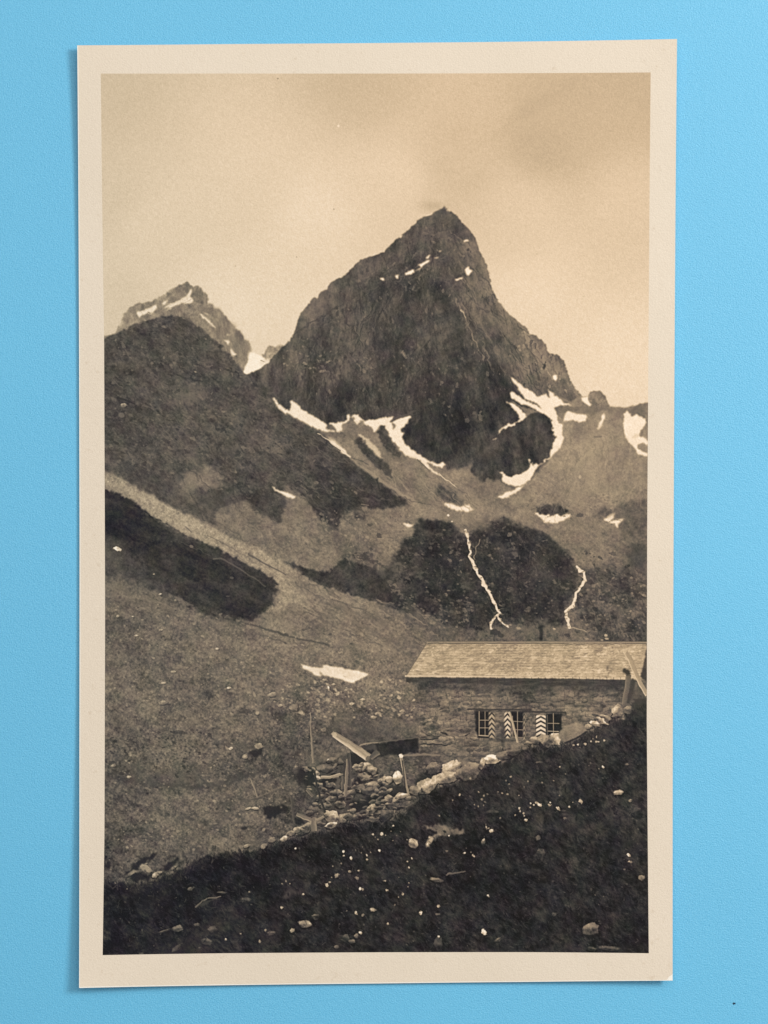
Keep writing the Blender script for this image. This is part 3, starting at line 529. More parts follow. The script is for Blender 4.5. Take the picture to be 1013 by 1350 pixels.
put(region(Z('J', (130, 80), (155, 82), (180, 90), (225, 98), (268, 106), (285, 98), (278, 86), (300, 84), (340, 92), (380, 97), (430, 108), (470, 114), (540, 128), (584, 141), (578, 158), (555, 168), (520, 180), (498, 190), (488, 206), (468, 208), (445, 194), (418, 185), (380, 172), (340, 165), (300, 156), (272, 142), (262, 162), (232, 152), (205, 136), (180, 122), (158, 112)), .4, .5), 216 + 4 * T_med)
put(region(Z('J', (255, 128), (275, 135), (268, 150), (258, 142)), .4, .4), 120, .8); stroke(Z('J', (418, 158), (436, 164)), 1.2, 180, 1, .8)
for (r_, a, b, rx, ry, t) in [('I', 925, 550, 5.5, 3, 150), ('I', 692, 516, 2.6, 1.6, 180), ('I', 705, 838, 2.6, 1.9, 182), ('I', 858, 824, 5, 3.8, 136), ('I', 780, 884, 4.2, 3, 132), ('I', 343, 488, 3.2, 1.6, 150), ('I', 398, 428, 2.6, 1.5, 140), ('I', 160, 990, 3, 1.6, 160),
                              ('I', 75, 930, 3, 1.8, 140), ('I', 180, 132, 2, 1.3, 165), ('I', 100, 130, 2, 1.3, 150), ('I', 630, 305, 2.2, 1.4, 168), ('I', 330, 205, 2.5, 1.4, 165), ('I', 200, 235, 3, 1, 150), ('I', 970, 608, 3, 2, 140), ('I', 845, 650, 2.6, 2, 140), ('I', 340, 593, 6, 2.6, 130),
                              ('J', 85, 365, 6.5, 4.5, 124), ('J', 475, 342, 4, 2, 160), ('J', 620, 436, 3.4, 2, 150), ('J', 490, 436, 2.2, 2, 164), ('J', 548, 316, 3, 1.6, 156), ('J', 285, 520, 3, 2.4, 120), ('J', 320, 244, 1.3, 3, 200), ('J', 640, 410, 2, 1.5, 160), ('J', 290, 185, 2.5, 1.6, 140), ('J', 350, 215, 2.5, 1.8, 136)]:
    x, y = Z(r_, (a, b))[0]
    blob(x + rx * .2, y + ry * .75, rx * 1.05, ry * .7, 58, 5, .65, 1.2); blob(x, y, rx, ry, t, -8, .95, shade=.16)
for q, t in [(Z('I', (790, 865), (815, 845), (845, 838), (880, 846), (870, 868), (830, 880)), 44), (Z('I', (575, 555), (590, 535), (615, 545), (610, 570), (585, 572)), 62)]: put(region(q, 1.2, .7), t, .92)
for a, b, rx, ry in ((130, 155, 3, 2), (108, 327, 2, 1.6), (345, 745, 3.4, 1.6), (700, 545, 3.4, 1.6), (190, 492, 7, 1.5), (90, 465, 4, 1.5), (980, 660, 9, 5), (790, 640, 8, 4), (430, 750, 6, 2)): blob(*Z('I', (a, b))[0], rx, ry, 60, 10, .6, 1.5, rough=.4)
put(region(Z('J', (380, 400), (700, 440), (900, 470), (900, 570), (700, 590), (520, 610), (300, 540), (340, 450)), 3, 5), 82 + 6 * T_med, .5)
put(region(Z('J', (500, 520), (600, 500), (640, 540), (580, 590), (520, 600)), 3, 4), 68, .5)
# ================================================================ the stone hut
def tri(x, p): return np.abs(((x / p) % 1.0) - .5) * 2
WALL = Z('K', (122, 470), (122, 1060)) + [(640, 1015), (760, 985), (800, 960), (870, 930), (870, 890)]
wall = region(WALL, .25, .4)
cx, cy = PX, PY
course = fbm(5.2, 3, 81, stretch=3.2, ang=1, gain=.7)
wt = field([(560, 905, 62), (700, 905, 60), (820, 908, 64), (570, 930, 98), (620, 925, 92), (660, 925, 88), (740, 925, 92), (790, 935, 104), (570, 960, 100), (610, 965, 98), (680, 960, 88), (580, 985, 92), (650, 985, 84), (840, 920, 92), (780, 950, 100), (560, 1000, 78)])
put(wall, np.clip(wt + 12 + 9 * course + 6 * T_med + 5 * T_fine, 42, 170))
rw = np.random.default_rng(82)
for j in range(13):                                             # the courses of field stone
    y = 915 + j * 6.6
    x = 551.0
    while x < 850:
        w = rw.uniform(4, 14)
        if y < 985 + (x > 640) * -.0 and rw.random() < .62:
            t = rw.uniform(84, 128) - 14 * (y < 921)
            blob(x + w / 2, y + rw.normal(0, .9), w * .46, rw.uniform(1.5, 2.6), t, rw.normal(0, 4), rw.uniform(.35, .75), 1.0, .14, .3)
        if rw.random() < .55: stroke([(x, y + 3.0 + rw.normal(0, .6)), (x + w, y + 3.0 + rw.normal(0, .7))], 1.1, 64, .8, .5, .9, jag=.5)
        if rw.random() < .4: stroke([(x, y - 2.4), (x + .4, y + 2.6)], 1.0, 60, .8, .5, .9)
        x += w
for a, b, rx, ry, t in ((180, 797, 5, 3.2, 168), (290, 818, 7, 2, 136), (420, 925, 7, 4, 138), (200, 772, 9, 1.5, 132), (480, 775, 9, 1.4, 128), (210, 860, 6, 1.6, 136), (290, 868, 7, 1.6, 132), (230, 945, 8, 1.8, 130), (200, 970, 6, 2.4, 126), (290, 960, 6, 2, 118), (400, 850, 7, 2.5, 120), (360, 800, 6, 2, 118), (480, 850, 5, 2.5, 122)):
    blob(*Z('K', (a, b))[0], rx, ry, t, 0, .85, 1.0, .12, .3)
for a, b, c, d in ((150, 925, 350, 915), (150, 905, 300, 900), (310, 870, 390, 900), (340, 880, 380, 895), (180, 880, 230, 890), (140, 960, 380, 968), (500, 890, 530, 880)): stroke(Z('K', (a, b), (c, d)), 2.0, 48, 1.4, .85, 1.0, jag=.8)
for _ in range(120):
    x, y = rw.uniform(553, 800), rw.uniform(922, 1000)
    if y > 1000 - max(0, x - 620) * .27: continue
    rx, ry = rw.uniform(3, 8), rw.uniform(1.6, 3.4); t = rw.choice([82, 92, 104, 116, 126])
    blob(x, y + .8, rx * 1.08, ry * 1.1, 60, 0, .55); blob(x, y, rx, ry, t, rw.normal(0, 4), rw.uniform(.5, .9), 1.0, .12, facets=True)
peck(WALL, 260, .6, 1.6, 108, 140, .3, .6, 83, 0, 2.4); peck(WALL, 260, .6, 1.8, 46, 64, .3, .6, 84, 0, 2.4)
soil(Z('K', (122, 470), (1013, 500)) + Z('L', (60, 503), (840, 508), (900, 520), (840, 560), (0, 545)) + Z('K', (600, 545), (122, 530)), 62, .55, .6, 2.0)
# roof of wooden shingles
ROOF = Z('K', (25, 432), (190, 165), (203, 158), (1013, 158)) + Z('L', (968, 160), (975, 452), (810, 449), (0, 438)) + Z('K', (500, 434))
roof = region(ROOF, .2, .4)
rt = 158 + 9 * fbm(3.0, 4, 85, stretch=3.0, ang=0, gain=.8) + 8 * fbm(9, 4, 86, stretch=1.6, ang=-40, gain=.6)
rt = rt + (15 + 6 * T_big) * (tri(PY + .004 * (PX - 534) + .35 * T_med, 3.4) - .5) - 10 * np.exp(-((PY - 850) / 5) ** 2) + 12 * np.exp(-((PY - 890) / 5) ** 2)
rt = rt - 9 * np.exp(-((PX - 640) / 36) ** 2 - ((PY - 868) / 14) ** 2) - 6 * np.exp(-((PX - 730) / 30) ** 2 - ((PY - 862) / 12) ** 2)
put(roof, rt)
ROOF_IN = Z('K', (60, 415), (200, 185), (1013, 180)) + Z('L', (950, 185), (800, 430), (0, 420))
rq = np.random.default_rng(17)
for _ in range(150):
    x, y = rq.uniform(560, 800), rq.uniform(851, 888)
    if x < 545 + (892 - y) * .62: continue
    l = rq.uniform(2, 8); stroke([(x, y), (x + l * .75, y - l * .5)], rq.uniform(1.0, 2.4), rq.choice([112, 124, 132]), .8, rq.uniform(.2, .55), 1.2, jag=.8)
peck(ROOF_IN, 420, .6, 1.4, 112, 138, .25, .6, 87, 0, 2.2); peck(ROOF_IN, 420, .6, 1.4, 185, 205, .25, .6, 88, 0, 2.6)
stroke(Z('K', (200, 160), (1013, 158)) + Z('L', (200, 155), (968, 160)), 2.2, 128, 2.2, 1, .6)
stroke(Z('K', (205, 168), (1013, 168)) + Z('L', (400, 172), (968, 170)), 1.1, 84, 1.0, .85, .6, jag=.25)
stroke(Z('K', (204, 152), (1013, 149)) + Z('L', (968, 151)), .7, 70, .7, .6, .6)
stroke(Z('K', (190, 168), (112, 295), (26, 432)), 1.3, 92, 1.3, .7, .6)
stroke(Z('K', (28, 425), (500, 430), (1013, 436)) + Z('L', (400, 440), (812, 447)), 2.2, 192, 2.0, .9, .7, jag=.2)
stroke(Z('K', (30, 415), (1013, 424)), .6, 120, .6, .6, .5)
put(region(Z('K', (25, 432), (500, 435), (1013, 440)) + Z('L', (400, 443), (812, 451), (840, 455), (840, 506), (400, 504), (0, 500)) + Z('K', (600, 486), (300, 478), (25, 470)), .15, .4), 66 + 5 * fbm(2, 3, 89, stretch=5, ang=0))
for x in range(548, 830, 9): stroke([(x, 893), (x + 1, 901)], .8, 54, .8, .5, .7)
put(region(Z('L', (650, 345), (672, 338), (668, 375), (655, 378)), .3, .5), 92, .8)
# chimney
put(region(Z('H', (405, 748), (430, 744), (428, 760), (426, 826), (408, 826), (410, 765), (402, 765)), .2, .4), 46 + 4 * T_med)
# windows, lintels, chevron shutters
def quad_shutter(x0, x1, y0, y1, light, dark, n, lean=0.0, ph=0.0):
    m = region([(x0, y0), (x1, y0 + lean), (x1, y1 + lean), (x0, y1)], 0, .3)
    xm = (x0 + x1) / 2; hw = (x1 - x0) / 2
    p = (y1 - y0) / n
    s = ((PY - y0 - np.abs(PX - xm) / hw * p * .62) / p + ph) % 1.0
    k = np.clip((np.abs(s - .5) - .22) / .10 + .5, 0, 1)
    put(m, dark + (light - dark) * k + 4 * T_med)
def glazing(q, bars, frame, tone=38):
    put(region(q, .1, .35), tone + 3 * T_med)
    for (p0, p1, w, t) in bars: stroke(Z(frame, p0, p1), w, t, w, .9, .55)
stroke(Z('K', (518, 686), (1013, 690)), 2.2, 58, 2.2, .8, .8, jag=.3); stroke(Z('L', (0, 702), (335, 712)), 2.4, 56, 2.0, .8, .8, jag=.3)
glazing(Z('K', (568, 700), (690, 700), (700, 720), (706, 900), (600, 905), (580, 860)), [((607, 705), (607, 890), 1.3, 142), ((653, 705), (653, 893), 1.0, 128), ((610, 772), (690, 772), 1.0, 138), ((610, 832), (690, 832), 1.0, 138), ((605, 892), (700, 896), 1.5, 158)], 'K')
stroke(Z('K', (596, 905), (720, 912)), 1.8, 44, 1.8, .8)
quad_shutter(644.6, 652.2, 938.5, 972.5, 150, 64, 5, 1.6, .30)
glazing(Z('K', (860, 702), (955, 702), (955, 905), (870, 910)), [((908, 705), (908, 900), 1.1, 128), ((872, 780), (950, 784), 1.0, 134), ((872, 845), (950, 848), 1.0, 134), ((868, 740), (872, 905), 1.3, 120), ((870, 905), (950, 908), 1.5, 118)], 'K', 36)
quad_shutter(665.3, 673.2, 938.6, 972.8, 186, 66, 5, .6, .12)
stroke(Z('K', (846, 712), (870, 790), (908, 940)), 2.8, 158, 3.0, .95, .7, side=-.18)
quad_shutter(689.6, 692.8, 940, 975, 132, 66, 5, .5, .4)
put(region(Z('K', (780, 800), (805, 800), (820, 930), (790, 1000), (775, 960)), .5, .8), 56, .6)
glazing(Z('L', (180, 716), (298, 716), (298, 895), (180, 905)), [((236, 718), (238, 885), 1.1, 134), ((190, 795), (282, 797), 1.0, 140), ((190, 857), (276, 860), 1.2, 160), ((190, 730), (192, 900), .9, 100)], 'L', 36)
quad_shutter(706.4, 720.0, 942.3, 971.5, 196, 70, 5, .4, .05)
stroke(Z('L', (98, 728), (98, 890)), .8, 54, .8, .7); stroke(Z('L', (180, 728), (182, 900)), .9, 50, .9, .8)
# the dark low wall left of the hut, the terrace in front
put(region(Z('N', (540, 175), (640, 150), (760, 130), (918, 112), (918, 210), (820, 225), (760, 232), (680, 240), (620, 250), (560, 220)), .8, .8), 44 + 5 * T_med)
stroke(Z('N', (525, 165), (560, 158), (620, 145), (660, 150)), 2.2, 136, 2, .85, .9, jag=.7); stroke(Z('N', (650, 148), (760, 132), (912, 114)), 2.2, 92, 2, .8, 1, jag=.6)
put(region(Z('N', (545, 178), (600, 160), (640, 160), (640, 195), (580, 200)), 1, .8), 84, .7)
put(region(Z('N', (820, 228), (1013, 218), (1060, 222), (1060, 268), (930, 275), (830, 262)), .8, .9), 78 + 8 * T_med, .95)
stroke(Z('N', (815, 238), (920, 226), (1060, 232)), 2.8, 122, 2.4, .8, 1.1, jag=.6)
put(region(Z('N', (610, 262), (700, 238), (800, 245), (830, 270), (940, 275), (1060, 270), (1060, 330), (960, 345), (880, 420), (850, 410), (760, 350), (740, 400), (650, 390)), 1.2, 1.2), 82 + 6 * T_med + 5 * T_fine + 5 * T_slope, .92)
peck(Z('N', (610, 262), (800, 245), (1060, 270), (960, 345), (880, 420), (760, 350), (650, 390)), 90, .6, 1.5, 96, 130, .3, .7, 99, 0, 2); peck(Z('N', (610, 262), (800, 245), (1060, 270), (960, 345), (880, 420), (760, 350), (650, 390)), 90, .6, 1.8, 46, 62, .3, .7, 100, 0, 2)
put(region(Z('N', (880, 420), (930, 360), (1013, 330), (1080, 300), (1080, 380), (1013, 405), (930, 430)), 1.2, 1.4), 44, .9)

# ================================================================ ruined dry-stone wall, poles and logs
put(region(Z('N', (120, 300), (200, 290), (330, 240), (450, 205), (520, 230), (590, 270), (640, 320), (660, 420), (560, 640), (400, 670), (300, 640), (230, 560), (130, 430)), 2, 2), 62 + 7 * T_med, .7)
put(region(Z('N', (100, 400), (125, 310), (185, 300), (215, 340), (240, 440), (190, 430), (120, 425)), 2.2, 1.2), 40, .75)
put(region(Z('N', (130, 285), (240, 250), (340, 225), (430, 210), (430, 235), (330, 255), (240, 290), (160, 315)), 1, .9), 98 + 8 * T_med, .9)
put(region(Z('N', (250, 400), (340, 380), (400, 370), (400, 450), (280, 470)), 1, .9), 40, .85); put(region(Z('N', (480, 385), (520, 400), (580, 360), (640, 360), (560, 420), (480, 430)), 1, 1), 36, .85)
put(region(Z('N', (430, 560), (520, 520), (640, 500), (760, 470), (820, 480), (720, 540), (560, 600), (480, 620)), 1.5, 1.2), 38, .9); put(region(Z('N', (640, 470), (700, 440), (800, 420), (850, 440), (850, 480), (760, 500)), 1.5, 1.2), 46, .8)
put(region(Z('N', (440, 210), (520, 225), (560, 270), (520, 310), (470, 300)), 1, 1), 40, .8)
STONES = [('N', 340, 640, 50, 36, 128, 25), ('N', 410, 655, 30, 24, 118, 20), ('N', 340, 700, 30, 17, 150, -15), ('N', 555, 305, 48, 22, 134, -12), ('N', 610, 330, 34, 22, 108, 10), ('N', 560, 380, 40, 22, 92, 0), ('N', 500, 310, 18, 14, 120, 0), ('N', 530, 330, 26, 14, 76, 0), ('N', 700, 405, 50, 24, 122, -10), ('N', 620, 430, 46, 22, 100, -8),
          ('N', 780, 380, 26, 36, 160, 10), ('N', 722, 392, 24, 20, 148, 0), ('N', 520, 455, 44, 24, 82, 0), ('N', 600, 470, 50, 22, 84, -10), ('N', 460, 495, 40, 26, 96, -15), ('N', 400, 560, 34, 26, 96, 0), ('N', 340, 520, 36, 20, 92, -20), ('N', 300, 570, 34, 18, 84, -10), ('N', 380, 480, 24, 18, 110, 0),
          ('N', 630, 590, 56, 40, 108, -15), ('N', 700, 615, 52, 42, 86, -20), ('N', 580, 620, 34, 14, 112, -55), ('N', 800, 540, 52, 38, 112, -20), ('N', 740, 560, 34, 26, 96, 0), ('N', 810, 505, 34, 16, 140, -10), ('N', 500, 640, 46, 20, 88, -10), ('N', 455, 640, 26, 22, 84, 0), ('N', 620, 655, 42, 18, 96, -10), ('N', 970, 440, 62, 40, 112, -18), ('N', 890, 468, 36, 26, 98, 10),
          ('N', 720, 520, 26, 22, 104, 0), ('N', 690, 475, 30, 12, 112, -10), ('N', 170, 720, 62, 26, 108, -30), ('N', 110, 730, 24, 18, 122, -20), ('N', 60, 760, 30, 16, 118, -25), ('N', 20, 790, 26, 12, 128, -30), ('N', 215, 590, 34, 20, 78, 0), ('N', 230, 560, 20, 12, 92, 0), ('N', 190, 620, 24, 16, 74, 0), ('N', 240, 355, 18, 20, 128, 0), ('N', 245, 385, 16, 14, 130, 0), ('N', 258, 430, 24, 14, 110, 0),
          ('N', 320, 270, 10, 14, 168, 0), ('N', 300, 320, 50, 24, 80, 0), ('N', 370, 270, 40, 24, 86, 0), ('N', 330, 430, 30, 16, 84, 0), ('N', 270, 470, 24, 18, 92, 0), ('N', 290, 465, 20, 10, 110, 0), ('N', 20, 600, 30, 16, 84, 0), ('N', 580, 240, 10, 10, 60, 0), ('N', 160, 320, 20, 14, 96, 0), ('N', 545, 540, 24, 12, 60, 0), ('N', 660, 545, 26, 18, 84, 0),
          ('M', 118, 180, 44, 27, 138, -18), ('M', 92, 222, 52, 22, 126, -10), ('M', 195, 190, 48, 34, 96, -20), ('M', 300, 140, 38, 17, 168, -6), ('M', 20, 258, 32, 22, 130, -20), ('M', 255, 160, 10, 22, 130, 10), ('M', 360, 120, 34, 18, 78, -10), ('M', 400, 105, 26, 16, 72, -10), ('M', 40, 180, 34, 22, 84, -10),
          ('L', 88, 930, 42, 26, 116, 10), ('L', 40, 955, 24, 18, 108, 0), ('L', 245, 918, 42, 38, 132, 25), ('L', 170, 930, 36, 50, 104, -30), ('L', 610, 770, 46, 26, 152, 18), ('L', 560, 795, 34, 18, 158, 20), ('L', 628, 738, 30, 10, 136, 5), ('L', 510, 820, 26, 18, 124, 0), ('L', 660, 760, 20, 24, 100, 30), ('L', 750, 690, 44, 44, 126, -35), ('L', 820, 690, 34, 30, 104, -20), ('L', 720, 740, 20, 14, 84, 0)]
FG_TOP = Z('L', (1040, 575), (970, 592), (920, 640), (880, 665), (840, 705), (790, 745), (740, 770), (690, 790), (650, 800), (600, 825), (540, 860), (480, 890), (420, 925), (360, 955), (300, 980), (240, 985), (160, 990)) + Z('M', (480, 85), (430, 100), (390, 135), (340, 155), (290, 165), (240, 190), (190, 220), (130, 245), (60, 265), (0, 295)) + \
    Z('N', (940, 520), (880, 570), (830, 610), (760, 650), (690, 680), (620, 672), (540, 672), (460, 682), (390, 700), (330, 728), (240, 745), (180, 770), (100, 790), (40, 805), (0, 822)) + Z('O', (880, 425), (830, 445), (760, 462), (700, 468), (640, 464), (570, 478), (510, 490), (470, 510), (430, 540), (380, 560), (330, 578), (270, 600), (200, 625), (140, 620), (80, 605), (30, 610), (-40, 640))
fg_m = ragged(FG_TOP + [(100, 1290), (890, 1290), (890, 950)], 2.5, 1.6, 2.6, 5)
fgt = field([(160, 1180, 36), (180, 1230, 38), (240, 1190, 36), (300, 1150, 33), (400, 1120, 32), (330, 1230, 46), (280, 1235, 50), (420, 1180, 40), (480, 1130, 40), (520, 1200, 42), (600, 1060, 38), (560, 1100, 42), (650, 1010, 38), (700, 1050, 42), (760, 1000, 42), (820, 980, 38), (840, 1060, 42), (700, 1130, 42), (620, 1150, 36), (680, 1200, 36), (800, 1150, 38), (600, 1230, 36), (760, 1230, 40), (840, 1230, 36), (690, 1160, 36), (500, 1240, 42), (450, 1220, 40), (750, 1110, 42)])
G2 = fbm(3.0, 3, 91, stretch=3.4, ang=28, gain=.75)
fgt = fgt - 1 - 5 * np.clip((520 - PX) / 200, 0, 1) + 7 * np.clip((PX - 560) / 180, 0, 1) * np.clip((1150 - PY) / 120, 0, 1)
put(fg_m, np.clip(fgt + 4.2 * T_grass + 4.0 * G2 + 4.2 * T_med + 4.5 * fbm(24, 4, 92) + 3.5 * fbm(11, 3, 101), 20, 84))
rt_ = np.random.default_rng(18)
for x, y in FG_TOP:                                             # tufts along the brow of the bank
    for _ in range(9):
        x1, y1 = x + rt_.normal(0, 9), y + rt_.normal(1.5, 2.5)
        for _ in range(3): stroke([(x1 + rt_.normal(0, 1.5), y1 + 3), (x1 + rt_.normal(0, 2.5), y1 - rt_.uniform(.5, 4.5))], 1.0, rt_.choice([34, 40, 52, 66]), .5, rt_.uniform(.4, .9), .8)
rocks = np.random.default_rng(12)
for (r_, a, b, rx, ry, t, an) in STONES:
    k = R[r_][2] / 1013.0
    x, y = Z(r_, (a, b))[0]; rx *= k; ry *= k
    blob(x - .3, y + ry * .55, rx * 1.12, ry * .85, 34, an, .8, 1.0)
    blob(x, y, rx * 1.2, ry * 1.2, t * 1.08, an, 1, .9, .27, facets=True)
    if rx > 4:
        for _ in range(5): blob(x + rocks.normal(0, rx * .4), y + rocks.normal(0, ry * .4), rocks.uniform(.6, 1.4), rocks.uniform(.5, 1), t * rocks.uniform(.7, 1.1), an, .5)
RUBBLE = Z('N', (120, 330), (330, 250), (560, 290), (650, 380), (860, 520), (700, 660), (450, 670), (240, 720), (60, 780), (240, 600))
rr_ = np.random.default_rng(16); rm = pmask(RUBBLE); k_ = 0
while k_ < 120:
    x, y = rr_.uniform(380, 545), rr_.uniform(990, 1110)
    if rm[int((y - Y0) * S), int((x - X0) * S)] < .5: continue
    k_ += 1; s_ = rr_.uniform(1.0, 3.4)
    blob(x, y + s_ * .6, s_ * 1.3, s_ * .7, 36, 0, .7); blob(x, y, s_ * rr_.uniform(1.1, 1.8), s_ * rr_.uniform(.7, 1), rr_.uniform(70, 125), rr_.normal(-10, 25), .85, .9, .25, facets=True)
# the large flat slab by the third window
put(region(Z('L', (268, 885), (300, 835), (345, 812), (400, 788), (450, 795), (480, 815), (497, 850), (470, 875), (420, 905), (370, 925), (330, 948), (300, 930), (285, 905)), .6, .5), 122 + 8 * T_med + 12 * np.clip((965 - PY) / 12, -1, 1))
stroke(Z('L', (330, 950), (420, 912), (495, 862)), 2.6, 40, 2, .8, 1.2)
# logs and posts
def log(r_, pts, w0, w1, tone, shade=.22, end=None):
    P = Z(r_, *pts); stroke(P, w0, tone, w1, 1, .7, side=shade, jag=.25, flat=True)
    for _ in range(3):
        o_ = rocks.uniform(-.3, .3) * w0; stroke([(x + o_, y) for x, y in P], .7, tone * rocks.choice([.72, .85, 1.15]), .6, .5, .7, jag=.3, flat=True)
    stroke(P, w0 * .25, tone * .86, w1 * .25, .5, .8, jag=.5)
    if end: blob(P[0 if end > 0 else -1][0], P[0 if end > 0 else -1][1], (w0 if end > 0 else w1) * .5, (w0 if end > 0 else w1) * .38, tone * 1.12, 60, .8)
log('N', [(355, 92), (460, 160), (590, 250)], 8.0, 11.5, 158, -.26, 1)
put(region(Z('N', (540, 175), (600, 235), (590, 255), (530, 190)), .8, .6), 176, .5); blob(*Z('N', (582, 255))[0], 3.0, 4.6, 96, 40, .9)
log('N', [(650, 210), (600, 250)], 9, 6, 94, .2)
log('N', [(195, 0), (205, 120), (216, 285)], 1.6, 3.0, 128, -.2); stroke(Z('J', (197, 405), (200, 470)), 1.5, 130, 1.6, .9)
log('N', [(805, 238), (826, 360), (856, 500)], 4.2, 2.8, 146, -.3); blob(*Z('N', (804, 238))[0], 2.6, 2.2, 214, 0)
stroke(Z('N', (812, 270), (836, 480)), 1.4, 48, 1.4, .8)
log('N', [(448, 260), (440, 370), (432, 500)], 3.6, 4.6, 116, -.2); log('N', [(455, 205), (462, 330), (462, 440)], 3.6, 4, 74, .2); blob(*Z('N', (453, 208))[0], 1.8, 1.6, 112)
log('N', [(415, 370), (412, 460)], 3.4, 3.4, 92, -.2); put(region(Z('N', (370, 385), (400, 375), (392, 455), (358, 465)), .5, .6), 88, .9)
log('N', [(268, 378), (330, 380), (402, 358)], 4, 3.2, 152, .2); log('N', [(175, 460), (215, 505)], 4.6, 4, 104, -.2)
log('N', [(225, 340), (240, 440), (270, 540), (296, 615)], 2.6, 3, 56, -.2)
log('N', [(70, 490), (78, 600), (95, 690)], 3.2, 3.4, 78, -.15); blob(*Z('N', (70, 490))[0], 1.8, 1.4, 118)
log('N', [(105, 625), (160, 648), (212, 672)], 4.8, 5.6, 122, -.25); log('N', [(222, 650), (222, 738)], 6.4, 7.4, 118, .15); log('N', [(235, 672), (290, 640)], 4, 3.4, 122, .2)
put(region(Z('N', (100, 640), (150, 680), (130, 700), (90, 690)), 1, .8), 34, .8)
log('O', [(748, 100), (768, 145), (785, 190)], 1.4, 1.8, 138, 0); stroke(Z('O', (748, 102), (775, 118)), 1.0, 112, .8, .7); stroke(Z('O', (785, 190), (830, 172), (880, 150), (940, 135)), 1.4, 118, 1.4, .5, 1.2, jag=.6)
put(region(Z('O', (808, 245), (850, 235), (925, 233), (945, 250), (910, 262), (870, 285), (850, 302), (825, 298), (818, 270)), 1.2, .8), 40, .95)
put(region(Z('O', (695, 345), (715, 332), (735, 340), (720, 352)), .6, .7), 44, .9)
for a, b, rx, ry, t, an in ((230, 540, 34, 12, 128, 30), (285, 572, 26, 9, 140, -15), (160, 570, 24, 6, 128, -30), (275, 580, 14, 10, 150, 0), (305, 562, 12, 8, 136, 0), (370, 540, 18, 6, 104, -35), (855, 403, 18, 12, 128, -10), (730, 433, 14, 8, 132, -10), (815, 436, 16, 12, 118, -20), (920, 400, 16, 8, 136, -30), (950, 372, 20, 10, 112, -10), (735, 250, 14, 5, 150, -20), (775, 248, 16, 5, 138, 10)):
    k = 270 / 1013.; x, y = Z('O', (a, b))[0]; blob(x, y + 1.5, rx * k * 1.1, ry * k, 36, an, .7); blob(x, y, rx * k, ry * k, t, an, 1, .9, .2, .2)
for q in [Z('O', (135, 575), (190, 500), (240, 480), (288, 465), (270, 490), (210, 525), (150, 580)), Z('O', (340, 520), (390, 490), (400, 500), (350, 550), (300, 555)), Z('O', (150, 590), (190, 555), (240, 568), (260, 580), (220, 600), (180, 605)), Z('O', (20, 515), (60, 520), (60, 535), (20, 540))]: put(region(q, 1.2, .8), 38, .9)
put(region(Z('O', (195, 540), (230, 520), (262, 545), (250, 558), (215, 550)), .8, .6), 138 + 6 * T_med); put(region(Z('O', (135, 578), (165, 552), (200, 548), (170, 566)), .6, .5), 128)
# timbers at the right edge, before the roof
put(region(Z('L', (962, 215), (985, 215), (985, 480), (925, 440), (915, 425), (940, 330)), .4, .5), 66 + 4 * T_med)
put(region(Z('L', (830, 455), (985, 480), (985, 590), (930, 640), (850, 650)), .8, .6), 84 + 6 * T_med, .9)
log('L', [(828, 415), (815, 520), (792, 650)], 7, 7, 104, -.14); put(region(Z('L', (845, 440), (880, 450), (860, 560), (835, 640), (810, 640), (830, 540)), .4, .5), 66)
put(region(Z('L', (775, 372), (805, 362), (835, 375), (842, 400), (820, 415), (790, 395)), .8, .4), 58)
log('L', [(796, 226), (838, 290), (880, 400), (930, 500), (975, 570)], 6.4, 6.0, 160, -.16, 1)
put(region(Z('L', (850, 640), (880, 600), (985, 590), (985, 640), (900, 670), (840, 690)), 1, .9), 60, .9)

# ================================================================ things in the dark foreground
FG_ROCKS = [('P', 708, 332, 30, 28, 142, 20), ('P', 128, 762, 34, 20, 128, 10), ('P', 186, 724, 22, 16, 78, 0), ('P', 62, 800, 15, 13, 150, 0), ('P', 345, 838, 22, 22, 76, 30), ('P', 380, 856, 18, 12, 100, 0), ('P', 400, 828, 12, 10, 110, 0), ('P', 298, 884, 12, 8, 104, 0), ('P', 832, 528, 34, 12, 116, 8), ('P', 493, 688, 16, 10, 158, 0), ('P', 438, 718, 10, 8, 118, 0), ('P', 840, 712, 10, 6, 84, 0),
            ('O', 530, 905, 26, 16, 100, 15), ('O', 565, 845, 22, 16, 76, 0), ('O', 390, 838, 28, 16, 92, -10), ('O', 385, 938, 30, 12, 96, -35), ('O', 725, 700, 26, 11, 88, 0), ('O', 453, 645, 13, 10, 86, 0), ('O', 485, 820, 15, 7, 98, -10), ('O', 610, 664, 20, 6, 88, 5), ('O', 850, 865, 22, 11, 96, -15), ('O', 325, 852, 26, 6, 84, -18), ('O', 210, 965, 12, 7, 96, 0),
            ('M', 862, 285, 23, 13, 150, -8), ('M', 738, 892, 38, 28, 98, -10), ('M', 945, 370, 24, 22, 62, 0), ('M', 820, 978, 44, 12, 72, 5), ('M', 740, 980, 20, 10, 62, 0), ('M', 915, 322, 8, 6, 140, 0), ('M', 966, 664, 12, 10, 124, 0), ('M', 578, 828, 10, 9, 84, 0), ('M', 510, 570, 24, 36, 62, 20), ('M', 625, 402, 9, 7, 104, 0), ('M', 505, 486, 11, 12, 92, 0), ('M', 620, 368, 10, 6, 64, 0), ('M', 300, 375, 30, 12, 56, 0), ('M', 328, 942, 16, 7, 92, -25), ('M', 260, 510, 10, 16, 84, 0), ('M', 60, 960, 20, 30, 62, 0), ('M', 900, 160, 8, 5, 110, 0), ('M', 508, 152, 12, 5, 92, 0)]
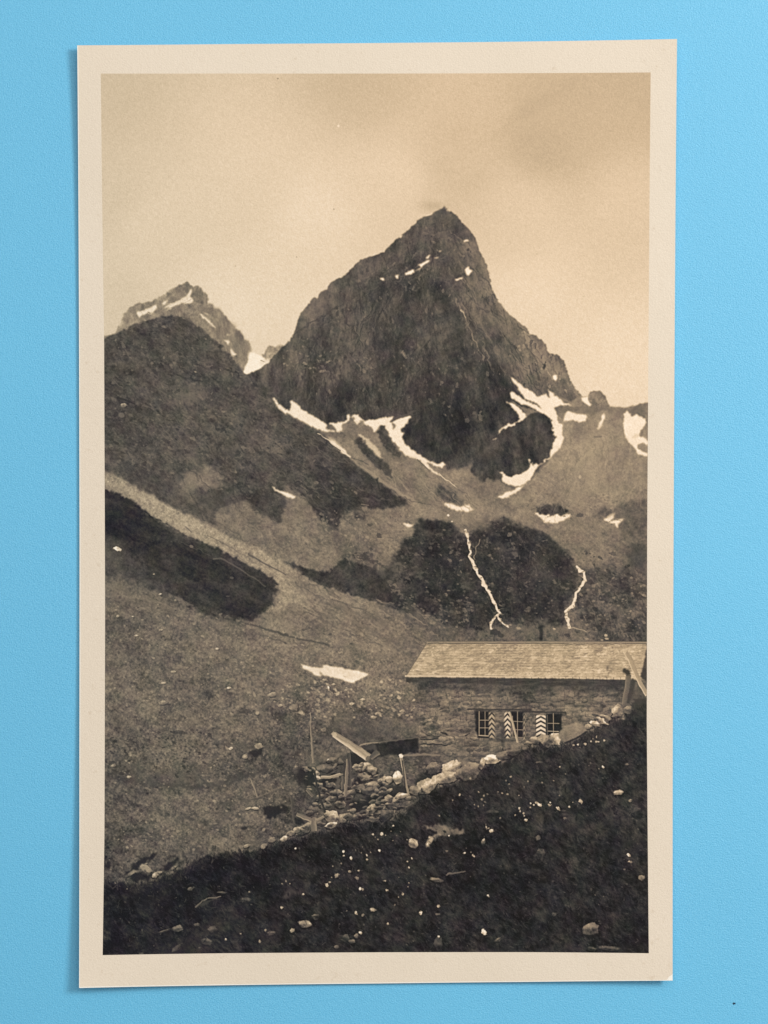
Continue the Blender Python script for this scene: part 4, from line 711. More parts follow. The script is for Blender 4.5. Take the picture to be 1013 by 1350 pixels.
for (r_, a, b, rx, ry, t, an) in FG_ROCKS:
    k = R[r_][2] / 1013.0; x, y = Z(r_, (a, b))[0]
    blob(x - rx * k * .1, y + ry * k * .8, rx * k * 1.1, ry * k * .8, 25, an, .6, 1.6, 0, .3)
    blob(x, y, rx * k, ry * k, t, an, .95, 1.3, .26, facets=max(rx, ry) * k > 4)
put(region(Z('P', (745, 240), (800, 236), (860, 232), (910, 250), (975, 260), (980, 278), (930, 286), (880, 290), (830, 296), (812, 318), (790, 348), (770, 345), (792, 310), (800, 295), (835, 285), (830, 268), (790, 252)), 1, .9), 104 + 10 * T_med)
put(region(Z('P', (770, 345), (800, 295), (815, 305), (800, 335)), .5, .6), 168, .9)
stroke(Z('P', (890, 498), (930, 488), (985, 482)), 3.0, 100, 1.6, .9, 1.3, jag=.6); stroke(Z('O', (478, 735), (510, 706), (550, 690), (602, 684)), 2.0, 112, 1.4, .95, 1.1, jag=.4)
put(region(Z('O', (478, 738), (515, 708), (560, 692), (600, 690), (560, 705), (520, 730)), .8, 1), 84, .6)
put(region(Z('P', (0, 625), (30, 585), (60, 575), (120, 600), (60, 605), (20, 632)), 1, 1.2), 78, .8)
put(region(Z('P', (330, 665), (400, 645), (440, 655), (400, 680)), 2, 2), 58, .6); put(region(Z('O', (60, 940), (220, 900), (420, 870), (560, 900), (540, 960), (200, 970)), 3, 4), 50 + 6 * T_med, .45)
stroke(Z('P', (375, 222), (400, 230), (418, 246)), 1.0, 92, .8, .8, .8)
FLOWERS = [('P', 493, 285, 7), ('P', 540, 281, 8), ('P', 518, 312, 5), ('P', 602, 240, 6), ('P', 600, 318, 4), ('P', 676, 314, 6), ('P', 400, 371, 5), ('P', 335, 378, 7), ('P', 338, 399, 7), ('P', 374, 411, 9), ('P', 323, 440, 5), ('P', 430, 384, 5), ('P', 461, 398, 8), ('P', 462, 420, 7), ('P', 480, 380, 6), ('P', 528, 372, 7), ('P', 437, 352, 4), ('P', 234, 448, 5), ('P', 278, 455, 5),
           ('P', 300, 506, 14), ('P', 272, 515, 6), ('P', 338, 502, 5), ('P', 365, 484, 7), ('P', 415, 479, 7), ('P', 408, 517, 9), ('P', 262, 541, 7), ('P', 247, 560, 11), ('P', 315, 520, 6), ('P', 424, 577, 8), ('P', 437, 578, 7), ('P', 455, 612, 4), ('P', 556, 532, 11), ('P', 631, 514, 7), ('P', 570, 583, 8), ('P', 686, 545, 5), ('P', 675, 430, 6), ('P', 686, 462, 6), ('P', 702, 414, 7), ('P', 654, 606, 8), ('P', 630, 620, 4), ('P', 610, 662, 6), ('P', 680, 565, 4),
           ('P', 355, 694, 9), ('P', 403, 706, 10), ('P', 574, 764, 10), ('P', 749, 707, 9), ('P', 841, 670, 8), ('P', 427, 810, 8), ('P', 980, 384, 8), ('P', 884, 374, 5), ('P', 900, 292, 6), ('P', 955, 75, 6), ('P', 918, 110, 5), ('P', 848, 186, 5), ('P', 846, 828, 6), ('P', 5, 676, 9), ('P', 28, 536, 6), ('P', 48, 548, 6), ('P', 118, 604, 8), ('P', 8, 550, 5), ('P', 80, 360, 6), ('P', 590, 268, 4), ('P', 640, 270, 4), ('P', 620, 290, 3), ('P', 505, 300, 4), ('P', 560, 290, 3),
           ('O', 905, 738, 8), ('O', 628, 896, 9), ('O', 700, 868, 9), ('O', 796, 902, 8), ('O', 825, 852, 9), ('O', 905, 620, 6), ('O', 925, 606, 6), ('O', 140, 644, 3), ('O', 82, 616, 5), ('O', 745, 660, 4),
           ('M', 204, 224, 5), ('M', 383, 216, 6), ('M', 362, 234, 4), ('M', 398, 236, 4), ('M', 375, 250, 4), ('M', 443, 264, 4), ('M', 460, 238, 4), ('M', 522, 218, 7), ('M', 524, 244, 5), ('M', 575, 233, 5), ('M', 626, 204, 4), ('M', 602, 172, 4), ('M', 730, 166, 5), ('M', 795, 176, 8), ('M', 775, 180, 4), ('M', 240, 284, 5), ('M', 262, 302, 5), ('M', 328, 284, 7), ('M', 345, 290, 5), ('M', 368, 294, 6), ('M', 280, 294, 4), ('M', 255, 318, 5), ('M', 222, 342, 5), ('M', 238, 350, 5), ('M', 270, 330, 5), ('M', 262, 345, 4),
           ('M', 125, 322, 5), ('M', 155, 296, 4), ('M', 472, 336, 8), ('M', 500, 334, 9), ('M', 512, 342, 9), ('M', 486, 342, 7), ('M', 470, 352, 7), ('M', 556, 342, 8), ('M', 560, 330, 6), ('M', 595, 357, 10), ('M', 644, 348, 9), ('M', 697, 326, 10), ('M', 422, 358, 7), ('M', 440, 378, 7), ('M', 444, 392, 7), ('M', 450, 408, 7), ('M', 425, 372, 6), ('M', 402, 388, 5), ('M', 336, 400, 5), ('M', 274, 440, 9), ('M', 298, 458, 9), ('M', 285, 446, 6), ('M', 108, 480, 6), ('M', 262, 498, 6),
           ('M', 178, 556, 7), ('M', 220, 570, 8), ('M', 205, 552, 4), ('M', 98, 548, 5), ('M', 60, 794, 8), ('M', 262, 908, 13), ('M', 282, 744, 6), ('M', 908, 567, 12), ('M', 914, 596, 13), ('M', 888, 628, 4), ('M', 796, 748, 5), ('M', 62, 928, 6), ('M', 22, 488, 8), ('M', 12, 518, 8), ('M', 185, 535, 3),
           ('M', 666, 76, 7), ('M', 684, 74, 6), ('M', 716, 70, 7), ('M', 742, 58, 7), ('M', 765, 42, 7), ('M', 774, 60, 7), ('M', 762, 60, 6), ('M', 800, 54, 6), ('M', 690, 86, 5), ('M', 750, 48, 5), ('M', 890, 130, 4), ('M', 540, 200, 3), ('M', 600, 300, 3), ('M', 420, 300, 3), ('M', 660, 330, 3)]
rf = np.random.default_rng(14)
for (r_, a, b, r0) in FLOWERS:
    k = R[r_][2] / 1013.0; x, y = Z(r_, (a, b))[0]
    r1 = r0 * k * .72
    blob(x, y, r1 * rf.uniform(.9, 1.25), r1 * rf.uniform(.75, 1), rf.uniform(165, 215) if r0 > 5 else rf.uniform(110, 165), rf.uniform(0, 90), .95, 1.0, .15, .4)
FG_IN = [(145, 1165), (300, 1125), (420, 1100), (520, 1080), (600, 1040), (700, 1010), (800, 975), (850, 955), (850, 1250), (140, 1250)]
put(fg_m * np.clip(fbm(30, 4, 98, stretch=2, ang=-25) * .5 - .1, 0, 1), 56, .45)
peck(FG_IN, 1100, .4, 1.0, 60, 104, .25, .7, 93, 40, 1.8); peck(FG_IN, 800, .7, 2.6, 20, 28, .25, .6, 94, 50, 2.4)
rg = np.random.default_rng(15)
for _ in range(4200):                                           # blades and twigs of heather
    x, y = rg.uniform(136, 858), rg.uniform(960, 1262)
    i, j = int((y - Y0) * S), int((x - X0) * S)
    if fg_m[min(i, H - 1), min(j, W - 1)] < .8: continue
    a = math.radians(rg.choice([-60, -115, 25, 200]) + rg.normal(0, 25)); l = rg.uniform(2, 6)
    stroke([(x, y), (x + l * math.cos(a), y + l * math.sin(a))], .8, rg.choice([26, 62, 72, 86], p=[.35, .3, .23, .12]), .5, rg.uniform(.25, .7), .8)

# ================================================================ grain of the paper print, warm sepia toning
V = V + .38 * (V - blur(V, 1.2))          # the lens of the old plate camera was crisp
V = V + 2.3 * fbm(1.6, 2, 95, gain=.8) * (.45 + V / 255)
v = np.clip(V - 6 * np.clip((95 - V) / 60, 0, 1), 12, 236)
for x, y, r_, t, a in ((446, 165, 1.5, 222, .8), (440, 275, 1.0, 140, .8), (366, 103, 1.1, 130, .9), (391, 338, .9, 130, .8), (708, 334, .9, 150, .7), (458, 164, .9, 212, .6), (620, 200, 1.0, 160, .5), (250, 210, .9, 165, .6), (800, 230, 1.0, 212, .5), (310, 350, .8, 150, .5), (770, 390, .9, 160, .5), (560, 140, .8, 150, .5), (214, 312, .9, 214, .5)):
    blob(x, y, r_, r_, t, 0, a)
v = np.clip(V - 6 * np.clip((95 - V) / 60, 0, 1), 12, 236)
TONE_X = np.array([0, 36, 52, 80, 105, 125, 150, 175, 200, 222, 240], np.float32)
TONE_R = np.array([1, 37.5, 55, 86, 116, 139, 167, 194, 220, 239, 249], np.float32)
TONE_B = np.array([1, 37, 49, 72, 90, 104, 121, 142, 168, 196, 220], np.float32)
r = np.interp(v, TONE_X, TONE_R); b = np.interp(v, TONE_X, TONE_B)
warm = np.clip((PX - 150) / 450, 0, 1) * .8 + np.clip((330 - PY) / 800, -.1, .2)      # the left of the print has yellowed less
top = np.clip(1 - (PY - 90) / 900, 0, 1)
r = r + 1.5 * roof; b = b - 3 * roof          # the shingles have toned warmer
r = v + (r - v) * (.90 + .42 * warm); b = v + (b - v) * (.84 + .14 * warm)
ch = fbm(16, 3, 96); ch2 = fbm(16, 3, 97)
dk = np.clip((170 - v) / 120, 0, 1)
g = v + .7 * ch * dk; r = r + 1.4 * ch2 * dk; b = b - .8 * ch * dk
blue = np.clip((46 - v) / 16, 0, 1) * np.clip((430 - PX) / 200, 0, 1); b = b + 5 * blue
PRINT_RGB = (np.stack([r, g, b], 2) / 255.0).clip(0, 1).astype(np.float32)
KEY, FILL, AMB = 4.3, 7.5, .24
# ================================================================ the place: units, materials
SC = bpy.context.scene
K = 0.1128 / 1013.0                        # metres per print unit (the card is 88 mm wide)
LIFT = 0.0007
def wx(px): return (px - 506.5) * K
def wy(py): return (675.0 - py) * K


def nodes(name):
    m = bpy.data.materials.new(name); m.use_nodes = True
    nt = m.node_tree; nt.nodes.clear()
    o = nt.nodes.new('ShaderNodeOutputMaterial'); b = nt.nodes.new('ShaderNodeBsdfPrincipled')
    nt.links.new(b.outputs[0], o.inputs[0])
    return m, nt, b


def N(nt, typ, **kw):
    n = nt.nodes.new(typ)
    for k, v in kw.items():
        if k in n.inputs.keys(): n.inputs[k].default_value = v
        else: setattr(n, k, v)
    return n


def lin(c):
    return tuple(((x / 255 + .055) / 1.055) ** 2.4 if x > 10 else x / 255 / 12.92 for x in c) + (1,)


def mixc(nt, fac, a, b, blend='MIX'):
    n = nt.nodes.new('ShaderNodeMix'); n.data_type = 'RGBA'; n.blend_type = blend
    for s, v in ((n.inputs[0], fac), (n.inputs[6], a), (n.inputs[7], b)):
        if hasattr(v, 'is_output') or isinstance(v, bpy.types.NodeSocket): nt.links.new(v, s)
        else: s.default_value = v
    return n.outputs[2]


def paper_tooth(nt, bsdf, scale, strength, dist, detail=3.0, extra=None):
    """the felt of a paper sheet: a bump of two noises"""
    tc = N(nt, 'ShaderNodeTexCoord')
    n1 = N(nt, 'ShaderNodeTexNoise', Scale=scale, Detail=detail, Roughness=.6)
    nt.links.new(tc.outputs['Object'], n1.inputs['Vector'])
    n2 = N(nt, 'ShaderNodeTexNoise', Scale=scale * .27, Detail=2.0, Roughness=.5)
    nt.links.new(tc.outputs['Object'], n2.inputs['Vector'])
    ad = N(nt, 'ShaderNodeMath', operation='MULTIPLY_ADD'); ad.inputs[1].default_value = .4
    nt.links.new(n2.outputs[0], ad.inputs[0]); nt.links.new(n1.outputs[0], ad.inputs[2])
    bp = N(nt, 'ShaderNodeBump', Strength=strength, Distance=dist)
    nt.links.new(ad.outputs[0], bp.inputs['Height']); nt.links.new(bp.outputs[0], bsdf.inputs['Normal'])
    return tc, n1, n2


# blue sheet
M_blue, nt, b = nodes('blue_paper')
tc, n1, n2 = paper_tooth(nt, b, 4600, .8, .00010)
big = N(nt, 'ShaderNodeTexNoise', Scale=28.0, Detail=3.0); nt.links.new(tc.outputs['Object'], big.inputs['Vector'])
gr = N(nt, 'ShaderNodeTexNoise', Scale=5200.0, Detail=2.0); nt.links.new(tc.outputs['Object'], gr.inputs['Vector'])
c = mixc(nt, gr.outputs[0], lin((44, 148, 200)), lin((126, 209, 239)))
bf = N(nt, 'ShaderNodeMath', operation='MULTIPLY'); bf.inputs[1].default_value = .55; nt.links.new(big.outputs[0], bf.inputs[0])
c = mixc(nt, bf.outputs[0], c, lin((98, 190, 228)))
nt.links.new(c, b.inputs['Base Color']); b.inputs['Roughness'].default_value = .5; b.inputs['Specular IOR Level'].default_value = .8
# cream card
def card_mat(name, lo, hi, rough=.55):
    m, nt, b = nodes(name)
    tc, n1, n2 = paper_tooth(nt, b, 4200, .6, .00008)
    big = N(nt, 'ShaderNodeTexNoise', Scale=45.0, Detail=4.0); nt.links.new(tc.outputs['Object'], big.inputs['Vector'])
    c = mixc(nt, big.outputs[0], lin(lo), lin(hi))
    gr = N(nt, 'ShaderNodeTexNoise', Scale=5000.0, Detail=2.0); nt.links.new(tc.outputs['Object'], gr.inputs['Vector'])
    c = mixc(nt, .16, c, mixc(nt, gr.outputs[0], lin((150, 130, 100)), lin((255, 246, 228))))
    sp = N(nt, 'ShaderNodeTexNoise', Scale=900.0, Detail=2.0); nt.links.new(tc.outputs['Object'], sp.inputs['Vector'])
    rp = N(nt, 'ShaderNodeMapRange'); rp.inputs['From Min'].default_value = .66; rp.inputs['From Max'].default_value = .78; rp.inputs['To Max'].default_value = .22
    nt.links.new(sp.outputs[0], rp.inputs['Value'])
    c = mixc(nt, rp.outputs[0], c, lin((176, 150, 116)))
    nt.links.new(c, b.inputs['Base Color']); b.inputs['Roughness'].default_value = rough; b.inputs['Specular IOR Level'].default_value = .4
    return m
M_card = card_mat('cream_card', (219, 204, 183), (231, 216, 197))
M_edge = card_mat('worn_white_edge', (242, 236, 224), (250, 246, 238), .7)
# the print itself
img = bpy.data.images.new('sepia_print', W, H, float_buffer=False)
px = np.ones((H, W, 4), np.float32); px[..., :3] = PRINT_RGB[::-1]
img.pixels.foreach_set(px.ravel()); img.update(); img.pack()
M_print, nt, b = nodes('sepia_print')
paper_tooth(nt, b, 4200, .55, .00008)
uv = N(nt, 'ShaderNodeUVMap', uv_map='print'); ti = N(nt, 'ShaderNodeTexImage'); ti.image = img; ti.extension = 'EXTEND'
nt.links.new(uv.outputs[0], ti.inputs[0]); nt.links.new(ti.outputs[0], b.inputs['Base Color'])
b.inputs['Roughness'].default_value = .5; b.inputs['Specular IOR Level'].default_value = .12

# ================================================================ the postcard: one card cut along the outlines of what is printed on it
CARD = [(102.5, 60.5), (300, 57.8), (500, 56.2), (700, 54.6), (892, 52.8), (890.5, 300), (888.8, 600), (887.4, 900), (886.3, 1291.5), (700, 1294.5), (500, 1297), (300, 1299), (105.5, 1301), (104.6, 1000), (104.6, 700), (103.8, 400)]
PIC = [(133.2, 97.2), (300, 96.5), (500, 96.4), (700, 96.2), (857.6, 96.2), (855.6, 400), (853.6, 700), (853.0, 950), (855.2, 1256), (700, 1255.5), (500, 1256), (300, 1257), (136.0, 1258.5), (137.8, 1100), (138.3, 800), (137.0, 450), (134.4, 250)]
def inset(poly, d):
    c = np.mean(np.array(poly), axis=0); return [tuple(np.array(p) + (c - np.array(p)) / np.abs(c - np.array(p)).max() * d) for p in poly]
def band(pts, w):
    """outline of a line of width w"""
    L, Rr = [], []
    for i, p in enumerate(pts):
        a = pts[max(0, i - 1)]; c = pts[min(len(pts) - 1, i + 1)]
        dx, dy = c[0] - a[0], c[1] - a[1]; l = math.hypot(dx, dy) or 1
        L.append((p[0] - dy / l * w / 2, p[1] + dx / l * w / 2)); Rr.append((p[0] + dy / l * w / 2, p[1] - dx / l * w / 2))
    return L + Rr[::-1]
def oval(r_, a, b, rx, ry, ang=0, n=9):
    k = R[r_][2] / 1013.0; x, y = Z(r_, (a, b))[0]; c, s = math.cos(math.radians(ang)), math.sin(math.radians(ang))
    return [(x + k * (rx * math.cos(t) * c - ry * math.sin(t) * s), y + k * (rx * math.cos(t) * s + ry * math.sin(t) * c)) for t in [i * 2 * math.pi / n for i in range(n)]]

# (key, parent key or None, name, outlines) in the order they overlap, the later on top
REG = []
def reg(key, parent, name, *polys, label=None): REG.append((key, parent, name, polys, label))
reg('sky', None, 'printed_sky', PIC)
reg('far', None, 'printed_far_peak', SKYLINE_LEFT + [(330, 520), (120, 520)])
reg('saddle', 'far', 'snow_saddle', Z('A', (768, 604), (780, 578), (797, 553), (796, 530), (808, 500), (830, 500), (862, 520), (900, 540), (905, 552), (850, 592), (800, 612), (772, 618)))
for q in FAR_SNOW: reg(None, 'far', 'snow_patch', q)
reg('peak', None, 'printed_pointed_peak', peak_poly)
for q in PEAK_SNOW: reg(None, 'peak', 'snow_patch', q)
reg('slope', None, 'printed_mountain_slope', BASE_TOP + [(737, 590), (870, 600), (870, 1290), (120, 1290), (120, 560), (330, 500)], KNOB_LINE + [(870, 720), (700, 720), (735, 540)])
reg('butt', 'peak', 'rock_buttress', BUTTRESS)
for q in SN[:1] + SN[3:]: reg(None, 'slope', 'snow_field', q)
reg('hill', None, 'printed_near_hill', hill_poly)
for q in MID_SNOW: reg(None, 'slope', 'snow_patch', q)
reg('knoll', 'slope', 'dark_knoll', KNOLL_POLY)
FALL_A = Z('H', (16, 238), (28, 280), (38, 330), (42, 380), (62, 430), (88, 480), (112, 528), (142, 566), (165, 610), (180, 645), (205, 682), (160, 715), (150, 740), (148, 766))
FALL_B = Z('H', (615, 436), (650, 466), (648, 510), (630, 540), (608, 570), (600, 620), (582, 650), (556, 675), (552, 700), (562, 730), (568, 756))
reg('fall1', None, 'printed_waterfall', band(FALL_A, 3.4)); reg('fall2', None, 'printed_waterfall', band(FALL_B, 3.8))
reg('track', 'slope', 'pale_scree_band', track)
reg('turf', 'slope', 'shadowed_turf', turf)
reg('patch', 'slope', 'snow_patch', Z('J', (130, 80), (180, 90), (268, 106), (285, 88), (380, 97), (470, 114), (584, 141), (555, 168), (488, 206), (445, 194), (340, 165), (232, 152)))
reg('hut', None, 'printed_stone_hut', WALL)
reg('chim', 'hut', 'chimney', Z('H', (402, 748), (430, 744), (428, 826), (408, 826)))
reg('roof', 'hut', 'roof', ROOF); reg('eave', 'hut', 'eaves_board', Z('K', (25, 432), (1013, 440)) + Z('L', (812, 451), (840, 506), (0, 500)) + Z('K', (25, 470)))
reg('w1', 'hut', 'window', Z('K', (568, 700), (690, 700), (706, 900), (600, 905))); reg('w2', 'hut', 'window', Z('K', (860, 702), (955, 702), (955, 905), (870, 910))); reg('w3', 'hut', 'window', Z('L', (180, 716), (298, 716), (298, 895), (180, 905)))
for (x0, x1, y0, y1) in ((644.6, 652.2, 938.5, 973.5), (665.3, 673.2, 938.6, 973), (706.4, 720.0, 942.3, 971.5)): reg(None, 'hut', 'chevron_shutter', [(x0, y0), (x1, y0), (x1, y1), (x0, y1)])
reg('wall', None, 'printed_ruined_wall', Z('N', (120, 300), (240, 250), (430, 210), (560, 220), (640, 150), (918, 112), (1060, 222), (1060, 270), (1013, 405), (940, 480), (860, 580), (690, 680), (460, 682), (240, 745), (0, 822), (90, 700), (230, 560), (130, 430)))
reg('fg', None, 'printed_dark_foreground', FG_TOP + [(100, 1290), (890, 1290), (890, 950)])
for s in STONES:
    if s[3] * R[s[0]][2] / 1013 > 6.2: reg(None, 'wall', 'stone', oval(s[0], s[1], s[2], s[3], s[4], s[6]))
reg('slab', 'wall', 'flat_slab', Z('L', (268, 885), (300, 835), (345, 812), (400, 788), (450, 795), (497, 850), (470, 875), (370, 925), (330, 948)))
for s in FG_ROCKS:
    if s[3] * R[s[0]][2] / 1013 > 4.5: reg(None, 'fg', 'boulder', oval(s[0], s[1], s[2], s[3], s[4], s[6]))
reg(None, 'fg', 'boulder', Z('P', (745, 240), (860, 232), (975, 260), (980, 278), (830, 296), (790, 348), (770, 345), (800, 295), (830, 268)))
for q, w in ((Z('N', (355, 92), (460, 160), (590, 250)), 8.4), (Z('L', (796, 226), (838, 290), (880, 400), (975, 570)), 6.4)): reg(None, None, 'printed_log', band(q, w))
for q, w in ((Z('N', (195, 0), (205, 120), (216, 285)), 2.6), (Z('N', (805, 238), (826, 360), (856, 500)), 3.8), (Z('N', (448, 260), (440, 370), (432, 500)), 4.4), (Z('N', (225, 340), (240, 440), (270, 540), (296, 615)), 3), (Z('N', (70, 490), (78, 600), (95, 690)), 3.4),
             (Z('L', (828, 415), (815, 520), (792, 650)), 7), (Z('O', (748, 100), (768, 145), (785, 190)), 2)): reg(None, None, 'printed_post', band(q, w))
for q, w in ((Z('N', (105, 625), (212, 672)), 5.4), (Z('N', (222, 650), (222, 738)), 7), (Z('N', (268, 378), (330, 380), (402, 358)), 3.8)): reg(None, 'wall', 'timber', band(q, w))

verts, faces, owner = [], [], []
def clip_in(poly):          # keep every outline inside the picture
    return [(min(max(x, 132.4), 858.4), min(max(y, 95.4), 1259.4)) for x, y in poly]
def add(poly, who):
    i = len(verts); fine = []
    for (ax, ay), (bx, by) in zip(poly, poly[1:] + poly[:1]):
        n = max(1, int(math.hypot(bx - ax, by - ay) / 13.0))
        fine += [(ax + (bx - ax) * j / n, ay + (by - ay) * j / n) for j in range(n)]
    poly = fine
    for x, y in poly: verts.append(Vector((x, y)))
    faces.append(list(range(i, i + len(poly)))); owner.append(who)
add(CARD, 'card')
for k, r_ in enumerate(REG):
    for q in r_[3]: add(clip_in(q), k)
add([(105.2, 62.6)] + [(103.8, 60.8), (104.9, 400), (105.7, 700), (105.7, 1000), (106.4, 1299.6), (300, 1297.8), (500, 1295.8), (700, 1293.3), (884, 1290.6), (886.3, 1291.5), (700, 1294.5), (500, 1297), (300, 1299), (105.5, 1301), (104.6, 1000), (104.6, 700), (103.8, 400), (102.5, 60.5)], 'edge')
add([(878.5, 1291.2), (881.5, 1286.5), (886.3, 1283), (886.3, 1291.5)], 'edge')
for gy in range(48, 1310, 14):
    for gx in range(98, 900, 14):
        verts.append(Vector((gx + .37 + 3 * math.sin(gy), gy + .21 + 3 * math.sin(gx * 1.7))))
edges_ = [(f[i], f[(i + 1) % len(f)]) for f in faces for i in range(len(f))]
cv, ce, cf, ov, oe, of = delaunay_2d_cdt(verts, edges_, [], 0, 1e-4)
cen = np.array([[(cv[t[0]][k] + cv[t[1]][k] + cv[t[2]][k]) / 3 for k in (0, 1)] for t in cf])
def inside(poly):
    """which triangle centres lie in the outline (even-odd)"""
    P = np.array([tuple(p) for p in poly]); Q = np.roll(P, -1, axis=0); odd = np.zeros(len(cen), bool)
    for (ax, ay), (bx, by) in zip(P, Q):
        if ay == by: continue
        hit = ((ay <= cen[:, 1]) != (by <= cen[:, 1])) & (cen[:, 0] < ax + (cen[:, 1] - ay) / (by - ay) * (bx - ax))
        odd ^= hit
    return odd
own = np.full(len(cf), -3)                 # -3 outside, -2 bare card, -1 worn edge, else the outline on top
for f, w in zip(faces, owner):
    k = inside([verts[i] for i in f])
    if w == 'card': own[k] = -2; in_card = k
    elif w == 'edge': own[k & (own == -2)] = -1
    else:
        if w == 0: in_pic = k
        own[k & in_pic & in_card] = w
cells = {}
for t, w in zip(cf, own):
    if w > -3: cells.setdefault({-2: 'card', -1: 'edge'}.get(int(w), int(w)), []).append(list(t))


def card_height(px_, py_):
    """how far the card's underside stands off the sheet: it lies on its middle, its edges and corners have curled up a little"""
    s = (px_ - 496) / 395.0; t = (py_ - 677) / 622.0
    left = np.clip(-s, 0, 1.1); right = np.clip(s, 0, 1.1)
    a = .00018 * left ** 2 + .00075 * right ** 2 + .00042 * abs(t) ** 3
    a = a + left ** 3 * (.0007 * max(-t, 0) ** 5 + .0012 * max(t, 0) ** 2.6) + right ** 3 * (.0005 * max(-t, 0) ** 4 + .0005 * max(t, 0) ** 4)
    return a + .00002
THICK = .00030
SHR = .9975
def cpos(i, low=False):
    x, y = cv[i]; h = card_height(x, y)
    return (wx(506.5 + (x - 506.5) * SHR), wy(675 + (y - 675) * SHR), h + (0 if low else THICK))


def normal_at(i):
    x, y = cv[i]; e = 2.0
    gx = (card_height(x + e, y) - card_height(x - e, y)) / (2 * e * K); gy = -(card_height(x, y + e) - card_height(x, y - e)) / (2 * e * K)
    return Vector((-gx, -gy, 1)).normalized()


root = bpy.data.objects.new('postcard', None); SC.collection.objects.link(root)
root.empty_display_size = .01
root['label'] = 'old sepia photo postcard of a pointed peak and stone hut on blue paper'; root['category'] = 'postcard'


def part(name, tris, mats, parent, mat_ids=None, label=None, solid=False):
    used = sorted({i for t in tris for i in t}); ix = {v: n for n, v in enumerate(used)}
    co = [cpos(i) for i in used]; fs = [[ix[i] for i in (t if ccw(t) else t[::-1])] for t in tris]
    nt_ = len(fs)
    if solid:                               # underside and cut edges of the card
        allt = [t for k in cells for t in cells[k]]
        base = len(co); u2 = sorted({i for t in allt for i in t}); jx = {v: base + n for n, v in enumerate(u2)}
        co += [cpos(i, True) for i in u2]
        cnt = {}
        for t in allt:
            t = t if ccw(t) else t[::-1]
            fs.append([jx[i] for i in t[::-1]])
            for a, c in zip(t, t[1:] + t[:1]): cnt[(a, c)] = 1
        for (a, c) in cnt:
            if (c, a) not in cnt:
                n0 = len(co); co += [cpos(a), cpos(a, True), cpos(c, True), cpos(c)]      # a sharp cut edge
                fs.append([n0, n0 + 1, n0 + 2, n0 + 3])
    me = bpy.data.meshes.new(name); me.from_pydata(co, [], fs)
    for m in mats: me.materials.append(m)
    uvl = me.uv_layers.new(name='print')
    if not solid:
        U = [((cv[i][0] - X0) / (X1 - X0), 1 - (cv[i][1] - Y0) / (Y1 - Y0)) for i in used]
        uvl.data.foreach_set('uv', [c for l in me.loops for c in U[l.vertex_index]])
    if mat_ids: me.polygons.foreach_set('material_index', mat_ids + [1] * (len(fs) - nt_))
    me.polygons.foreach_set('use_smooth', [i < nt_ for i in range(len(fs))])
    me.update()
    nn = [normal_at(i) for i in used]; nl = []
    for k_, pl in enumerate(me.polygons):
        nl += [nn[v] if k_ < nt_ else (0, 0, 0) for v in pl.vertices]
    me.normals_split_custom_set(nl)
    o = bpy.data.objects.new(name, me); SC.collection.objects.link(o); o.parent = parent
    if label: o['label'] = label
    return o
def ccw(t):
    (ax, ay), (bx, by), (cx_, cy_) = cv[t[0]], cv[t[1]], cv[t[2]]
    return (bx - ax) * (cy_ - ay) - (by - ay) * (cx_ - ax) < 0          # print y runs down


ct = cells.pop('card'); et = cells.pop('edge', [])
cells['card'] = ct; cells['edge'] = et
part('cream_card', ct + et, [M_card, M_edge], root, [0] * len(ct) + [1] * len(et), solid=True)
made = {}
for k, (key, parent, name, polys, label) in enumerate(REG):
    if parent is None and k in cells:
        o = part(name, cells[k], [M_print], root, label=label)
        if key: made[key] = o
for k, (key, parent, name, polys, label) in enumerate(REG):
    if parent is not None and k in cells:
        part(name, cells[k], [M_print], made.get(parent, root), label=label)

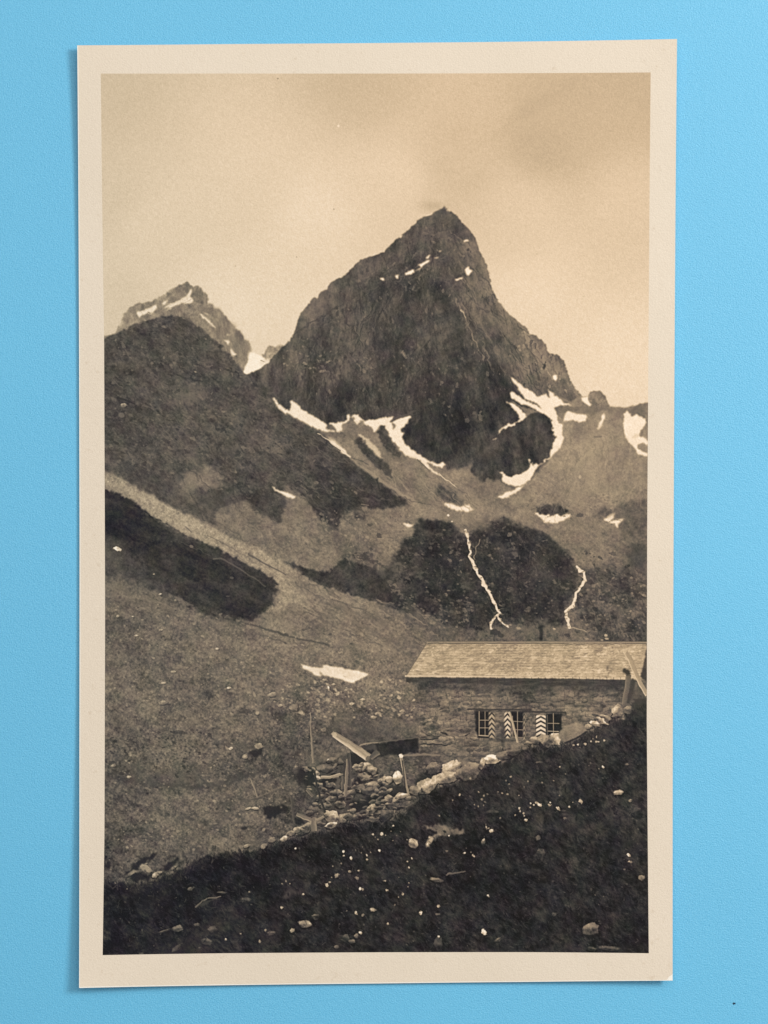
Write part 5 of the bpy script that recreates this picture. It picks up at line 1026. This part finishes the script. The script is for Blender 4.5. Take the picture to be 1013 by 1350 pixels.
# ================================================================ the sheet it lies on, and two specks of dust
def simple(name, co, fs, m):
    me = bpy.data.meshes.new(name); me.from_pydata(co, [], fs); me.materials.append(m); me.update()
    o = bpy.data.objects.new(name, me); SC.collection.objects.link(o); return o
g = .22
sheet = simple('tabletop', [(x, y, z) for z in (0, -.004) for (x, y) in ((-g, -g), (g, -g), (g, g), (-g, g))], [(0, 1, 2, 3), (7, 6, 5, 4), (0, 4, 5, 1), (1, 5, 6, 2), (2, 6, 7, 3), (3, 7, 4, 0)], M_blue)
sheet['kind'] = 'structure'
M_dirt, nt, b = nodes('dark_dirt')
nz = N(nt, 'ShaderNodeTexNoise', Scale=9000.0); nt.links.new(mixc(nt, nz.outputs[0], lin((22, 40, 60)), lin((40, 66, 90))), b.inputs['Base Color']); b.inputs['Roughness'].default_value = .9
r_ = random.Random(3)
co, fs = [], []
n, mrings = 10, 5
for i in range(mrings + 1):
    for j in range(n):
        t = math.pi / 2 * i / mrings; rr = .00016 * math.cos(t) * (1 + .15 * math.sin(3 * j)) + 1e-6
        a = 2 * math.pi * j / n
        co.append((wx(968) + 1.4 * rr * math.cos(a), wy(1323) + rr * math.sin(a), .00011 * math.sin(t)))
for i in range(mrings):
    for j in range(n): fs.append((i * n + j, i * n + (j + 1) % n, (i + 1) * n + (j + 1) % n, (i + 1) * n + j))
sp = simple('dirt_speck', co, fs, M_dirt)
sp['label'] = 'tiny dark speck of dirt on the bare blue paper, right below the postcard corner'; sp['category'] = 'speck'

# ================================================================ light: a soft window-like lamp from the upper right, a broad overhead fill
def area(name, loc, target, size, power, color, size_y=None):
    l = bpy.data.lights.new(name, 'AREA'); l.energy = power; l.color = color; l.size = size
    if size_y: l.shape = 'RECTANGLE'; l.size_y = size_y
    o = bpy.data.objects.new(name, l); SC.collection.objects.link(o); o.location = loc
    o.rotation_euler = (Vector(target) - Vector(loc)).to_track_quat('-Z', 'Y').to_euler(); return o
area('window_light', (.52, .235, .56), (0, .02, 0), .22, KEY, (1, .97, .93))
area('overhead_fill', (.15, .40, 1.1), (0, 0, 0), 1.2, FILL, (1, .985, .96))  # broad fill added overhead to soften the shadows, not a real fixture
wd = bpy.data.worlds.new('World'); SC.world = wd; wd.use_nodes = True
wd.node_tree.nodes['Background'].inputs[0].default_value = (.96, .98, 1, 1); wd.node_tree.nodes['Background'].inputs[1].default_value = AMB

cam = bpy.data.cameras.new('camera'); co_ = bpy.data.objects.new('camera', cam); SC.collection.objects.link(co_)
D = .42
co_.location = (0, 0, D); cam.sensor_fit = 'VERTICAL'; cam.sensor_height = 36; cam.lens = 36 * D / (1350 * K)
cam.clip_start = .01; cam.clip_end = 10
SC.camera = co_
vs = SC.view_settings
vs.view_transform = 'Standard'; vs.look = 'None'; vs.exposure = 0; vs.gamma = 1; vs.use_curve_mapping = False
